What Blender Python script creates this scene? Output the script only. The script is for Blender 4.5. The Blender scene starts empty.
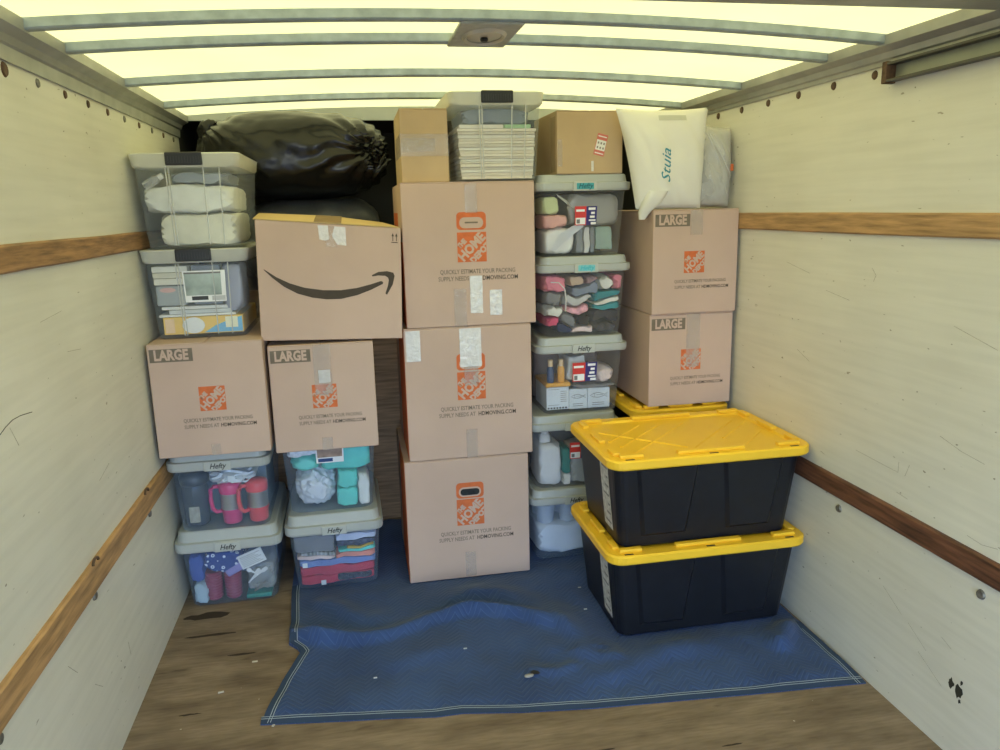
import bpy, bmesh, math, random
from mathutils import Vector, Matrix, noise

S = bpy.context.scene
COL = S.collection
random.seed(7)

# ------------------------------------------------------------------ camera
CAM_H = 1.545
cam_data = bpy.data.cameras.new('camera')
cam_data.sensor_width = 36.0
cam_data.lens = 765.0 / 1000.0 * 36.0
cam_data.clip_start = 0.05
cam = bpy.data.objects.new('camera', cam_data)
COL.objects.link(cam)
c0 = Vector((0.98181, -0.18839, -0.023645))          # camera right
c1 = -Vector((-0.062572, -0.203461, -0.977082))      # camera up
c2 = -Vector((0.179261, 0.960788, -0.211548))        # camera back
m = Matrix((c0, c1, c2)).transposed().to_4x4()
m.translation = (0, 0, CAM_H)
cam.matrix_world = m
S.camera = cam

# ------------------------------------------------------------------ sky, sun, exposure
world = bpy.data.worlds.new('sky')
S.world = world
world.use_nodes = True
wn = world.node_tree
wn.nodes.clear()
sky = wn.nodes.new('ShaderNodeTexSky')
sky.sky_type = 'NISHITA'
sky.sun_disc = False
sky.sun_elevation = math.radians(56)
sky.sun_rotation = math.radians(20)
sky.air_density = 1.0
sky.dust_density = 0.6
bgn = wn.nodes.new('ShaderNodeBackground')
bgn.inputs['Strength'].default_value = 0.78
won = wn.nodes.new('ShaderNodeOutputWorld')
tint = wn.nodes.new('ShaderNodeMixRGB')       # white balance of the daylight, the same all over the sky
tint.blend_type = 'MULTIPLY'
tint.inputs[0].default_value = 1.0
tint.inputs[2].default_value = (0.90, 0.96, 1.14, 1.0)
wn.links.new(sky.outputs[0], tint.inputs[1])
wn.links.new(tint.outputs[0], bgn.inputs[0])
wn.links.new(bgn.outputs[0], won.inputs[0])

sun_d = bpy.data.lights.new('sun', 'SUN')
sun_d.energy = 3.6
sun_d.angle = math.radians(0.6)
sun_d.color = (1.0, 0.96, 0.90)
sun = bpy.data.objects.new('sun', sun_d)
COL.objects.link(sun)
# the sun stands ahead of the truck and high: it lights the roof, not the load
sdir = Vector((-0.30, -0.48, -0.83)).normalized()
sun.rotation_euler = sdir.to_track_quat('-Z', 'Y').to_euler()
sun.location = (0.5, 2, 6)

S.view_settings.view_transform = 'Standard'
S.view_settings.look = 'None'
S.view_settings.gamma = 1.0
S.view_settings.use_curve_mapping = False
S.view_settings.exposure = 0.71

# ------------------------------------------------------------------ materials
def srgb(r, g, b):
    def f(c):
        c /= 255.0
        return c / 12.92 if c <= 0.04045 else ((c + 0.055) / 1.055) ** 2.4
    return (f(r), f(g), f(b))

MATS = {}

def mat(name, col, rough=0.5, metal=0.0, spec=0.4, nscale=8.0, namt=0.06, stretch=(1, 1, 1),
        bump=0.0, bscale=60.0, trans=0.0):
    if name in MATS:
        return MATS[name]
    M = bpy.data.materials.new(name)
    M.use_nodes = True
    nt = M.node_tree
    b = nt.nodes['Principled BSDF']
    tc = nt.nodes.new('ShaderNodeTexCoord')
    mp = nt.nodes.new('ShaderNodeMapping')
    mp.inputs['Scale'].default_value = stretch
    nt.links.new(tc.outputs['Object'], mp.inputs[0])
    n = nt.nodes.new('ShaderNodeTexNoise')
    n.inputs['Scale'].default_value = nscale
    n.inputs['Detail'].default_value = 5
    nt.links.new(mp.outputs[0], n.inputs['Vector'])
    r = nt.nodes.new('ShaderNodeValToRGB')
    r.color_ramp.elements[0].position = 0.3
    r.color_ramp.elements[1].position = 0.7
    r.color_ramp.elements[0].color = tuple(max(0, c * (1 - namt)) for c in col) + (1,)
    r.color_ramp.elements[1].color = tuple(min(1, c * (1 + namt)) for c in col) + (1,)
    nt.links.new(n.outputs['Fac'], r.inputs[0])
    nt.links.new(r.outputs[0], b.inputs['Base Color'])
    b.inputs['Roughness'].default_value = rough
    b.inputs['Metallic'].default_value = metal
    b.inputs['Specular IOR Level'].default_value = spec
    if bump:
        n2 = nt.nodes.new('ShaderNodeTexNoise')
        n2.inputs['Scale'].default_value = bscale
        n2.inputs['Detail'].default_value = 4
        nt.links.new(mp.outputs[0], n2.inputs['Vector'])
        bp = nt.nodes.new('ShaderNodeBump')
        bp.inputs['Strength'].default_value = bump
        bp.inputs['Distance'].default_value = 0.004
        nt.links.new(n2.outputs['Fac'], bp.inputs['Height'])
        nt.links.new(bp.outputs[0], b.inputs['Normal'])
    if trans:
        out = nt.nodes['Material Output']
        tr = nt.nodes.new('ShaderNodeBsdfTranslucent')
        nt.links.new(r.outputs[0], tr.inputs['Color'])
        mx = nt.nodes.new('ShaderNodeMixShader')
        mx.inputs[0].default_value = trans
        nt.links.new(b.outputs[0], mx.inputs[1])
        nt.links.new(tr.outputs[0], mx.inputs[2])
        nt.links.new(mx.outputs[0], out.inputs[0])
    MATS[name] = M
    return M

def clear(name, tint, fac, milk, rough=0.2, edge=0.35, bump=0.0, bscale=12):
    """thin see-through plastic: mostly clear, a little milky, glossier towards grazing angles"""
    if name in MATS:
        return MATS[name]
    M = bpy.data.materials.new(name)
    M.use_nodes = True
    nt = M.node_tree
    b = nt.nodes['Principled BSDF']
    out = nt.nodes['Material Output']
    b.inputs['Base Color'].default_value = milk + (1,)
    b.inputs['Roughness'].default_value = rough
    b.inputs['Specular IOR Level'].default_value = 0.6
    t = nt.nodes.new('ShaderNodeBsdfTransparent')
    t.inputs[0].default_value = tint + (1,)
    lw = nt.nodes.new('ShaderNodeLayerWeight')
    lw.inputs['Blend'].default_value = 0.35
    tc = nt.nodes.new('ShaderNodeTexCoord')
    n = nt.nodes.new('ShaderNodeTexNoise')
    n.inputs['Scale'].default_value = bscale
    n.inputs['Detail'].default_value = 3
    nt.links.new(tc.outputs['Object'], n.inputs['Vector'])
    ma = nt.nodes.new('ShaderNodeMath'); ma.operation = 'MULTIPLY_ADD'
    ma.inputs[1].default_value = edge
    ma.inputs[2].default_value = fac
    nt.links.new(lw.outputs['Facing'], ma.inputs[0])
    mb = nt.nodes.new('ShaderNodeMath'); mb.operation = 'MULTIPLY_ADD'
    mb.inputs[1].default_value = 0.12
    nt.links.new(n.outputs['Fac'], mb.inputs[0])
    nt.links.new(ma.outputs[0], mb.inputs[2])
    mc = nt.nodes.new('ShaderNodeMath'); mc.operation = 'SUBTRACT'; mc.use_clamp = True
    mc.inputs[1].default_value = 0.06
    nt.links.new(mb.outputs[0], mc.inputs[0])
    if bump:
        bp = nt.nodes.new('ShaderNodeBump')
        bp.inputs['Strength'].default_value = bump
        bp.inputs['Distance'].default_value = 0.01
        nt.links.new(n.outputs['Fac'], bp.inputs['Height'])
        nt.links.new(bp.outputs[0], b.inputs['Normal'])
    mx = nt.nodes.new('ShaderNodeMixShader')
    nt.links.new(mc.outputs[0], mx.inputs[0])
    nt.links.new(t.outputs[0], mx.inputs[1])
    nt.links.new(b.outputs[0], mx.inputs[2])
    nt.links.new(mx.outputs[0], out.inputs[0])
    MATS[name] = M
    return M

def painted_wall():
    M = bpy.data.materials.new('painted_plywood')
    M.use_nodes = True
    nt = M.node_tree; L = nt.links.new
    b = nt.nodes['Principled BSDF']
    b.inputs['Roughness'].default_value = 0.42
    b.inputs['Specular IOR Level'].default_value = 0.35
    tc = nt.nodes.new('ShaderNodeTexCoord')
    def nz(scale, st, detail=5):
        mp = nt.nodes.new('ShaderNodeMapping'); mp.inputs['Scale'].default_value = st
        L(tc.outputs['Object'], mp.inputs[0])
        n = nt.nodes.new('ShaderNodeTexNoise'); n.inputs['Scale'].default_value = scale
        n.inputs['Detail'].default_value = detail
        L(mp.outputs[0], n.inputs['Vector']); return n
    def ramp(src, p0, p1, c0, c1):
        r = nt.nodes.new('ShaderNodeValToRGB')
        r.color_ramp.elements[0].position = p0; r.color_ramp.elements[1].position = p1
        r.color_ramp.elements[0].color = c0 + (1,); r.color_ramp.elements[1].color = c1 + (1,)
        L(src, r.inputs[0]); return r
    base = ramp(nz(2.2, (1, 1, 1)).outputs['Fac'], 0.3, 0.7, (0.655, 0.63, 0.545), (0.73, 0.705, 0.62))
    # faint grain streaks along the truck
    st = ramp(nz(5, (1, 0.5, 9)).outputs['Fac'], 0.35, 0.62, (0.90, 0.90, 0.89), (1, 1, 1))
    mx = nt.nodes.new('ShaderNodeMixRGB'); mx.blend_type = 'MULTIPLY'; mx.inputs[0].default_value = 0.7
    L(base.outputs[0], mx.inputs[1]); L(st.outputs[0], mx.inputs[2])
    # scuffs: short dark dashes
    sc = ramp(nz(9, (1, 2.2, 8), 2).outputs['Fac'], 0.735, 0.765, (1, 1, 1), (0.42, 0.38, 0.30))
    mx2 = nt.nodes.new('ShaderNodeMixRGB'); mx2.blend_type = 'MULTIPLY'; mx2.inputs[0].default_value = 0.8
    L(mx.outputs[0], mx2.inputs[1]); L(sc.outputs[0], mx2.inputs[2])
    sp = ramp(nz(26, (1, 1.4, 2.4), 1).outputs['Fac'], 0.775, 0.80, (1, 1, 1), (0.30, 0.27, 0.20))
    mx3 = nt.nodes.new('ShaderNodeMixRGB'); mx3.blend_type = 'MULTIPLY'; mx3.inputs[0].default_value = 0.8
    L(mx2.outputs[0], mx3.inputs[1]); L(sp.outputs[0], mx3.inputs[2])
    L(mx3.outputs[0], b.inputs['Base Color'])
    bp = nt.nodes.new('ShaderNodeBump'); bp.inputs['Strength'].default_value = 0.12
    bp.inputs['Distance'].default_value = 0.004
    L(nz(3, (1, 1, 3)).outputs['Fac'], bp.inputs['Height'])
    L(bp.outputs[0], b.inputs['Normal'])
    return M

def worn_floor():
    M = bpy.data.materials.new('worn_plywood_floor')
    M.use_nodes = True
    nt = M.node_tree; L = nt.links.new
    b = nt.nodes['Principled BSDF']
    b.inputs['Roughness'].default_value = 0.7
    b.inputs['Specular IOR Level'].default_value = 0.25
    tc = nt.nodes.new('ShaderNodeTexCoord')
    def nz(scale, st, detail=6):
        mp = nt.nodes.new('ShaderNodeMapping'); mp.inputs['Scale'].default_value = st
        L(tc.outputs['Object'], mp.inputs[0])
        n = nt.nodes.new('ShaderNodeTexNoise'); n.inputs['Scale'].default_value = scale
        n.inputs['Detail'].default_value = detail
        L(mp.outputs[0], n.inputs['Vector']); return n
    def ramp(src, p0, p1, c0, c1):
        r = nt.nodes.new('ShaderNodeValToRGB')
        r.color_ramp.elements[0].position = p0; r.color_ramp.elements[1].position = p1
        r.color_ramp.elements[0].color = c0 + (1,); r.color_ramp.elements[1].color = c1 + (1,)
        L(src, r.inputs[0]); return r
    a = ramp(nz(4, (1, 3, 1)).outputs['Fac'], 0.32, 0.68, (0.165, 0.118, 0.078), (0.30, 0.225, 0.155))
    g = ramp(nz(14, (1, 7, 1)).outputs['Fac'], 0.3, 0.6, (0.72, 0.70, 0.68), (1, 1, 1))
    d = ramp(nz(5, (1, 4, 1), 3).outputs['Fac'], 0.66, 0.74, (1, 1, 1), (0.42, 0.38, 0.35))
    p = ramp(nz(40, (1, 1, 1), 1).outputs['Fac'], 0.80, 0.82, (0, 0, 0), (0.35, 0.34, 0.32))
    m1 = nt.nodes.new('ShaderNodeMixRGB'); m1.blend_type = 'MULTIPLY'; m1.inputs[0].default_value = 0.8
    L(a.outputs[0], m1.inputs[1]); L(g.outputs[0], m1.inputs[2])
    m2 = nt.nodes.new('ShaderNodeMixRGB'); m2.blend_type = 'MULTIPLY'; m2.inputs[0].default_value = 0.75
    L(m1.outputs[0], m2.inputs[1]); L(d.outputs[0], m2.inputs[2])
    m3 = nt.nodes.new('ShaderNodeMixRGB'); m3.blend_type = 'ADD'; m3.inputs[0].default_value = 1
    L(m2.outputs[0], m3.inputs[1]); L(p.outputs[0], m3.inputs[2])
    L(m3.outputs[0], b.inputs['Base Color'])
    bp = nt.nodes.new('ShaderNodeBump'); bp.inputs['Strength'].default_value = 0.25
    bp.inputs['Distance'].default_value = 0.004
    L(nz(14, (1, 6, 1)).outputs['Fac'], bp.inputs['Height'])
    L(bp.outputs[0], b.inputs['Normal'])
    return M

def quilted_blue():
    M = bpy.data.materials.new('quilted_blue_cloth')
    M.use_nodes = True
    nt = M.node_tree; L = nt.links.new
    b = nt.nodes['Principled BSDF']
    b.inputs['Roughness'].default_value = 0.85
    b.inputs['Specular IOR Level'].default_value = 0.2
    b.inputs['Sheen Weight'].default_value = 0.15
    tc = nt.nodes.new('ShaderNodeTexCoord')
    sx = nt.nodes.new('ShaderNodeSeparateXYZ'); L(tc.outputs['Object'], sx.inputs[0])
    def mth(op, a, bv, c=None):
        n = nt.nodes.new('ShaderNodeMath'); n.operation = op
        for i, v in enumerate((a, bv, c)):
            if v is None: continue
            if isinstance(v, (int, float)): n.inputs[i].default_value = v
            else: L(v, n.inputs[i])
        return n.outputs[0]
    pp = mth('PINGPONG', sx.outputs[0], 0.050)
    yy = mth('ADD', sx.outputs[1], pp)
    ph = mth('MULTIPLY', yy, 2 * math.pi / 0.024)
    sn = mth('SINE', ph, 0)
    nz = nt.nodes.new('ShaderNodeTexNoise'); nz.inputs['Scale'].default_value = 3.5
    nz.inputs['Detail'].default_value = 6
    L(tc.outputs['Object'], nz.inputs['Vector'])
    r = nt.nodes.new('ShaderNodeValToRGB')
    r.color_ramp.elements[0].position = 0.3; r.color_ramp.elements[1].position = 0.72
    r.color_ramp.elements[0].color = (0.026, 0.051, 0.138, 1)
    r.color_ramp.elements[1].color = (0.044, 0.086, 0.225, 1)
    L(nz.outputs['Fac'], r.inputs[0])
    r2 = nt.nodes.new('ShaderNodeValToRGB')
    r2.color_ramp.elements[0].position = 0.90; r2.color_ramp.elements[1].position = 1.0
    r2.color_ramp.elements[0].color = (0, 0, 0, 1); r2.color_ramp.elements[1].color = (0.032, 0.045, 0.065, 1)
    L(sn, r2.inputs[0])
    ad = nt.nodes.new('ShaderNodeMixRGB'); ad.blend_type = 'ADD'; ad.inputs[0].default_value = 1
    L(r.outputs[0], ad.inputs[1]); L(r2.outputs[0], ad.inputs[2])
    L(ad.outputs[0], b.inputs['Base Color'])
    bp = nt.nodes.new('ShaderNodeBump'); bp.inputs['Strength'].default_value = 0.22
    bp.inputs['Distance'].default_value = 0.003; bp.invert = True
    L(sn, bp.inputs['Height'])
    bp2 = nt.nodes.new('ShaderNodeBump'); bp2.inputs['Strength'].default_value = 0.5
    bp2.inputs['Distance'].default_value = 0.02
    L(nz.outputs['Fac'], bp2.inputs['Height']); L(bp.outputs[0], bp2.inputs['Normal'])
    L(bp2.outputs[0], b.inputs['Normal'])
    return M

WALL = painted_wall()
FLOOR = worn_floor()
BLUE = quilted_blue()
ROOF = mat('translucent_fibreglass', (0.93, 0.745, 0.235), 0.5, nscale=3, namt=0.05, trans=0.34)
STEEL = mat('galvanised_steel', (0.36, 0.42, 0.46), 0.45, metal=0.35, nscale=25, namt=0.18)
ALU = mat('dull_aluminium', (0.40, 0.40, 0.37), 0.45, metal=0.4, nscale=12, namt=0.12)
PALEMETAL = mat('pale_painted_metal', (0.62, 0.60, 0.50), 0.5, nscale=8, namt=0.06)
WOODTAN = mat('worn_tan_wood', (0.40, 0.235, 0.105), 0.6, nscale=6, namt=0.35, stretch=(1, 1.2, 14), bump=0.3, bscale=20)
WOODRED = mat('worn_red_brown_wood', (0.125, 0.052, 0.028), 0.6, nscale=6, namt=0.55, stretch=(1, 1.2, 14), bump=0.3, bscale=20)
WOODBRN = mat('worn_brown_wood', (0.30, 0.165, 0.075), 0.6, nscale=6, namt=0.45, stretch=(1, 1.2, 14), bump=0.3, bscale=20)
PLY = mat('bare_plywood', (0.36, 0.225, 0.13), 0.6, nscale=5, namt=0.35, stretch=(1.2, 1, 18), bump=0.15, bscale=16)
RUST = mat('rusty_rivet', (0.10, 0.055, 0.03), 0.7, nscale=60, namt=0.4)
DARK = mat('painted_opening_shade', (0.02, 0.02, 0.02), 0.7)  # black painted in for the shade inside lid slots and the blanket tear
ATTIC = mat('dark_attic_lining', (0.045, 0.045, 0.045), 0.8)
CARD = mat('kraft_cardboard', (0.555, 0.400, 0.320), 0.78, spec=0.2, nscale=3, namt=0.07, bump=0.06, bscale=90)
CARD2 = mat('golden_kraft_cardboard', (0.50, 0.36, 0.215), 0.75, spec=0.2, nscale=4, namt=0.10, bump=0.08, bscale=60)
CARDTOP = mat('golden_inside_kraft', (0.56, 0.40, 0.185), 0.75, spec=0.2, nscale=4, namt=0.08)
ORANGE = mat('orange_print', (0.62, 0.155, 0.055), 0.75, spec=0.2, nscale=50, namt=0.10)
INK = mat('dark_brown_print', (0.075, 0.058, 0.045), 0.75, spec=0.2, nscale=40, namt=0.08)
INKGREY = mat('grey_print', (0.185, 0.150, 0.115), 0.75, spec=0.2, nscale=40, namt=0.1)
BLACKINK = mat('black_print', (0.012, 0.012, 0.014), 0.6)
TAPE = clear('clear_packing_tape', (0.96, 0.94, 0.92), 0.17, (0.78, 0.74, 0.70), 0.10, 0.15, bump=0.25, bscale=45)
TAPEW = clear('painted_glint_tape', (0.96, 0.96, 0.96), 0.60, (0.95, 0.93, 0.91), 0.08, 0.15, bump=0.4, bscale=60)  # daylight glints on clear tape, painted in as milky white
TAPET = mat('tan_packing_tape', (0.42, 0.29, 0.16), 0.25, spec=0.6, nscale=20, namt=0.1, bump=0.2)
BINCLR = clear('clear_bin_plastic', (0.96, 0.97, 0.98), 0.11, (0.62, 0.68, 0.73), 0.18, 0.22)
BINBLU = clear('blue_light_tinted_bin_plastic', (0.93, 0.96, 1.0), 0.095, (0.46, 0.58, 0.72), 0.2, 0.25)  # blue daylight on the lower bins is put into this plastic's colour
BINGRY = clear('greyish_clear_bin_plastic', (0.97, 0.97, 0.97), 0.09, (0.60, 0.60, 0.57), 0.16, 0.22)
MILKY = clear('milky_lid_plastic', (0.95, 0.95, 0.92), 0.62, (0.78, 0.78, 0.70), 0.3, 0.3)
RIBM = clear('frosted_rib_plastic', (0.97, 0.97, 0.97), 0.5, (0.85, 0.85, 0.82), 0.2, 0.3)
SAGE = mat('sage_grey_lid_plastic', (0.415, 0.430, 0.405), 0.4, nscale=6, namt=0.04)
SAGEB = mat('sage_latch_plastic', (0.45, 0.465, 0.43), 0.4, nscale=6, namt=0.04)
TEALPLATE = mat('teal_badge', (0.055, 0.33, 0.37), 0.5)
BLACKPL = mat('black_latch_plastic', (0.018, 0.018, 0.020), 0.4, nscale=30, namt=0.2)
TOTE = mat('black_tote_plastic', (0.007, 0.008, 0.012), 0.42, spec=0.45, nscale=20, namt=0.2, bump=0.03, bscale=200)
YELLOW = mat('yellow_lid_plastic', (0.94, 0.56, 0.030), 0.38, spec=0.45, nscale=5, namt=0.04)
PAPER = mat('white_paper', (0.78, 0.77, 0.74), 0.7, nscale=10, namt=0.04)
BAGBLK = mat('black_bin_bag_film', (0.009, 0.009, 0.008), 0.27, spec=0.42, nscale=10, namt=0.3, bump=0.3, bscale=11)
BAGBLK2 = mat('dull_black_bag_film', (0.070, 0.074, 0.085), 0.42, spec=0.5, nscale=10, namt=0.3, bump=0.3, bscale=18)
SACK = mat('white_woven_sack', (0.77, 0.75, 0.68), 0.75, nscale=3, namt=0.04, bump=0.18, bscale=22)
FILM = clear('thin_clear_film', (0.96, 0.96, 0.95), 0.28, (0.80, 0.79, 0.76), 0.12, 0.45, bump=0.7, bscale=16)
BLUEINK = mat('blue_green_marker', (0.05, 0.26, 0.33), 0.7)

# ------------------------------------------------------------------ mesh helpers
def link(name, me, mt, parent=None, smooth=False):
    if mt is not None and not me.materials:
        me.materials.append(mt)
    o = bpy.data.objects.new(name, me)
    COL.objects.link(o)
    if parent is not None:
        o.parent = parent
    return o

def finish(bm, name, smooth=False):
    me = bpy.data.meshes.new(name)
    bmesh.ops.recalc_face_normals(bm, faces=bm.faces)
    if smooth:
        for f in bm.faces:
            f.smooth = True
    bm.to_mesh(me)
    bm.free()
    if smooth:
        me.set_sharp_from_angle(angle=math.radians(48))
    return me

def obj(name, bm, mt, parent=None, smooth=False):
    return link(name, finish(bm, name, smooth), mt, parent)

def tag(o, label, cat, group=None):
    o['label'] = label
    o['category'] = cat
    if group:
        o['group'] = group
    return o

def struct(o):
    o['kind'] = 'structure'
    return o

def thing(name, label, cat, loc=(0, 0, 0), rz=0.0, group=None):
    o = bpy.data.objects.new(name, None)
    o.empty_display_size = 0.05
    COL.objects.link(o)
    o.location = loc
    o.rotation_euler = (0, 0, math.radians(rz))
    return tag(o, label, cat, group)

def bx(bm, x0, x1, y0, y1, z0, z1, bev=0.0, seg=1):
    g = bmesh.ops.create_cube(bm, size=1.0)
    vs = g['verts']
    for v in vs:
        v.co = Vector(((x0 + x1) / 2 + v.co.x * (x1 - x0), (y0 + y1) / 2 + v.co.y * (y1 - y0),
                       (z0 + z1) / 2 + v.co.z * (z1 - z0)))
    if bev:
        es = set()
        for v in vs:
            for e in v.link_edges:
                es.add(e)
        bmesh.ops.bevel(bm, geom=list(es), offset=bev, segments=seg, affect='EDGES', profile=0.5)
    return vs

def box(name, x0, x1, y0, y1, z0, z1, mt, parent=None, bev=0.0, seg=1):
    bm = bmesh.new()
    bx(bm, x0, x1, y0, y1, z0, z1, bev, seg)
    return obj(name, bm, mt, parent)

def ring(hx, hy, r, n, ox=0, oy=0):
    r = max(1e-4, min(r, hx, hy))
    pts = []
    for q, (sx, sy) in enumerate(((1, 1), (-1, 1), (-1, -1), (1, -1))):
        for i in range(n + 1):
            a = math.pi / 2 * (q + i / n)
            pts.append((ox + sx * (hx - r) + r * math.cos(a), oy + sy * (hy - r) + r * math.sin(a)))
    return pts

def loft(bm, secs, n=4, cap0=True, cap1=True):
    """stack of rounded rectangles: (z, half x, half y, corner radius)"""
    prev = None
    for k, s in enumerate(secs):
        z, hx, hy, r = s[:4]
        ox, oy = (s[4], s[5]) if len(s) > 4 else (0, 0)
        vs = [bm.verts.new((x, y, z)) for x, y in ring(hx, hy, r, n, ox, oy)]
        if k == 0 and cap0:
            bm.faces.new(vs[::-1])
        if prev:
            N = len(vs)
            for i in range(N):
                bm.faces.new((prev[i], prev[(i + 1) % N], vs[(i + 1) % N], vs[i]))
        prev = vs
    if cap1:
        bm.faces.new(prev)

def lathe(bm, prof, seg=20, c=(0, 0)):
    prev = None
    for r, z in prof:
        vs = [bm.verts.new((c[0] + r * math.cos(2 * math.pi * i / seg), c[1] + r * math.sin(2 * math.pi * i / seg), z))
              for i in range(seg)]
        if prev:
            for i in range(seg):
                bm.faces.new((prev[i], prev[(i + 1) % seg], vs[(i + 1) % seg], vs[i]))
        else:
            bm.faces.new(vs[::-1])
        prev = vs
    bm.faces.new(prev)

def tube(bm, pts, r, seg=6, closed=False):
    pts = [Vector(p) for p in pts]
    rings = []
    N = len(pts)
    for i, p in enumerate(pts):
        a = pts[(i - 1) % N] if (closed or i) else p
        b = pts[(i + 1) % N] if (closed or i < N - 1) else p
        t = (b - a).normalized()
        u = t.cross(Vector((0.31, 0.12, 1))).normalized()
        w = t.cross(u)
        rr = r[i] if isinstance(r, (list, tuple)) else r
        rings.append([bm.verts.new(p + (u * math.cos(2 * math.pi * k / seg) + w * math.sin(2 * math.pi * k / seg)) * rr)
                      for k in range(seg)])
    for i in range(N if closed else N - 1):
        A, B = rings[i], rings[(i + 1) % N]
        for k in range(seg):
            bm.faces.new((A[k], A[(k + 1) % seg], B[(k + 1) % seg], B[k]))
    if not closed:
        bm.faces.new(rings[0][::-1]); bm.faces.new(rings[-1])

def poly_front(pts, y, th=0.0005):
    """flat shape given in x,z, facing -y, with a little thickness"""
    bm = bmesh.new()
    a = [bm.verts.new((p[0], y - th, p[1])) for p in pts]
    b = [bm.verts.new((p[0], y, p[1])) for p in pts]
    bm.faces.new(a)
    N = len(pts)
    for i in range(N):
        bm.faces.new((a[i], b[i], b[(i + 1) % N], a[(i + 1) % N]))
    return bm

def lump_bm(sx, sy, sz, seed, amp=0.12, ex=2.6, freq=1.0, sub=4, crease=0.0, fold=0.0, fdir=None):
    """soft stuffed shape: superellipsoid with bulges and cloth folds, centred on the origin, half sizes sx, sy, sz"""
    bm = bmesh.new()
    bmesh.ops.create_icosphere(bm, subdivisions=sub, radius=1)
    off = Vector((seed * 3.17, seed * 1.31, seed * 7.7))
    rs = random.Random(seed)
    if fdir is None:
        fdir = Vector((rs.uniform(-1, 1), 0.3, rs.uniform(-1, 1)))
    fd = Vector(fdir).normalized()
    for v in bm.verts:
        d = v.co.normalized()
        k = (abs(d.x) ** ex + abs(d.y) ** ex + abs(d.z) ** ex) ** (-1 / ex)
        p = d * k
        r = Vector((p.x * sx, p.y * sy, p.z * sz))
        q = r * (9 * freq) + off
        n = noise.fractal(q, 0.9, 2.1, 4)
        if crease:
            n -= crease * abs(noise.noise(q * 1.7)) * 2
        p *= 1 + amp * n
        c = Vector((p.x * sx, p.y * sy, p.z * sz))
        if fold:
            w = noise.noise_vector(r * 11 + off) * 0.030
            t = (r + w).dot(fd) / 0.028
            a = abs(math.sin(t * math.pi))
            g = Vector((p.x / sx, p.y / sy, p.z / sz)).normalized()
            c -= g * fold * (1 - a) * (0.55 + 0.45 * noise.noise(r * 14 + off))
        v.co = c
    return bm

# ------------------------------------------------------------------ lettering (built-in font, turned into mesh)
def text_mesh(s, size, bold=0.0, shear=0.0, width=None, spacing=1.0):
    cu = bpy.data.curves.new('lettering', 'FONT')
    cu.body = s
    cu.size = size
    cu.offset = bold
    cu.shear = shear
    cu.space_character = spacing
    cu.align_x = 'CENTER'
    cu.align_y = 'CENTER'
    cu.resolution_u = 2
    o = bpy.data.objects.new('lettering', cu)
    COL.objects.link(o)
    dg = bpy.context.evaluated_depsgraph_get()
    me = bpy.data.meshes.new_from_object(o.evaluated_get(dg))
    bpy.data.objects.remove(o)
    bpy.data.curves.remove(cu)
    me.name = 'lettering'
    me.materials.clear()
    xs = [v.co.x for v in me.vertices]
    if width and xs:
        w = max(xs) - min(xs)
        for v in me.vertices:
            v.co.x *= width / w
    return me

def stand(me):
    """lettering lying in xy is stood up to face -y"""
    me.transform(Matrix.Rotation(math.pi / 2, 4, 'X'))
    return me

T_LARGE = stand(text_mesh('LARGE', 0.052, 0.0022, width=0.118)); T_LARGE.materials.append(CARD)
T_LINE1 = stand(text_mesh('QUICKLY ESTIMATE YOUR PACKING', 0.020, 0.0002, width=0.25)); T_LINE1.materials.append(INKGREY)
T_LINE2A = stand(text_mesh('SUPPLY NEEDS AT', 0.020, 0.0002, width=0.125)); T_LINE2A.materials.append(INKGREY)
T_LINE2B = stand(text_mesh('HDMOVING.COM', 0.020, 0.0003, width=0.13)); T_LINE2B.materials.append(INK)
T_BIN = stand(text_mesh('Hefty', 0.030, 0.0004, shear=0.35, width=0.062)); T_BIN.materials.append(BLACKINK)
T_BINT = T_BIN.copy(); T_BINT.materials.clear(); T_BINT.materials.append(mat('dark_teal_print', (0.01, 0.10, 0.13), 0.5))
T_BINT2 = T_BIN.copy(); T_BINT2.materials.clear(); T_BINT2.materials.append(mat('bright_teal_print', (0.05, 0.42, 0.50), 0.5))
T_SACK = stand(text_mesh('Stuia', 0.055, 0.0002, shear=0.45, width=0.130)); T_SACK.materials.append(BLUEINK)

def logo_meshes():
    """square of side 1 centred on the origin: diagonal stencil lettering clipped to the square"""
    bm = bmesh.new()
    for s, size, w, off in (('THE', 0.30, 0.36, 0.335), ('HOME', 0.46, 1.12, 0.02), ('DEPOT', 0.33, 0.86, -0.335)):
        me = text_mesh(s, size, 0.022, width=w)
        ys = [v.co.y for v in me.vertices]
        k = {'THE': 0.19, 'HOME': 0.36, 'DEPOT': 0.24}[s] / (max(ys) - min(ys))
        for v in me.vertices:
            v.co.y = (v.co.y - (max(ys) + min(ys)) / 2) * k
        me.transform(Matrix.Rotation(math.pi / 4, 4, 'Z') @ Matrix.Translation((-0.16 if s == 'THE' else 0.06 if s == 'DEPOT' else 0, off, 0)))
        bm.from_mesh(me)
        bpy.data.meshes.remove(me)
    for n, p in (((1, 0, 0), 0.49), ((-1, 0, 0), 0.49), ((0, 1, 0), 0.49), ((0, -1, 0), 0.49)):
        bmesh.ops.bisect_plane(bm, geom=bm.verts[:] + bm.edges[:] + bm.faces[:], plane_co=Vector(n) * p,
                               plane_no=n, clear_outer=True)
    me = bpy.data.meshes.new('lettering')
    bm.to_mesh(me); bm.free()
    stand(me)
    me.materials.append(CARD)
    return me

LOGO_TXT = logo_meshes()

# ================================================================== THE TRUCK BODY
XL, XR = -0.766, 1.573
XC, HW = (XL + XR) / 2, (XR - XL) / 2
YB, YE = -1.0, 3.95            # open rear end, head of the cargo box
YP = 3.75                      # plywood bulkhead under the attic shelf

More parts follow.
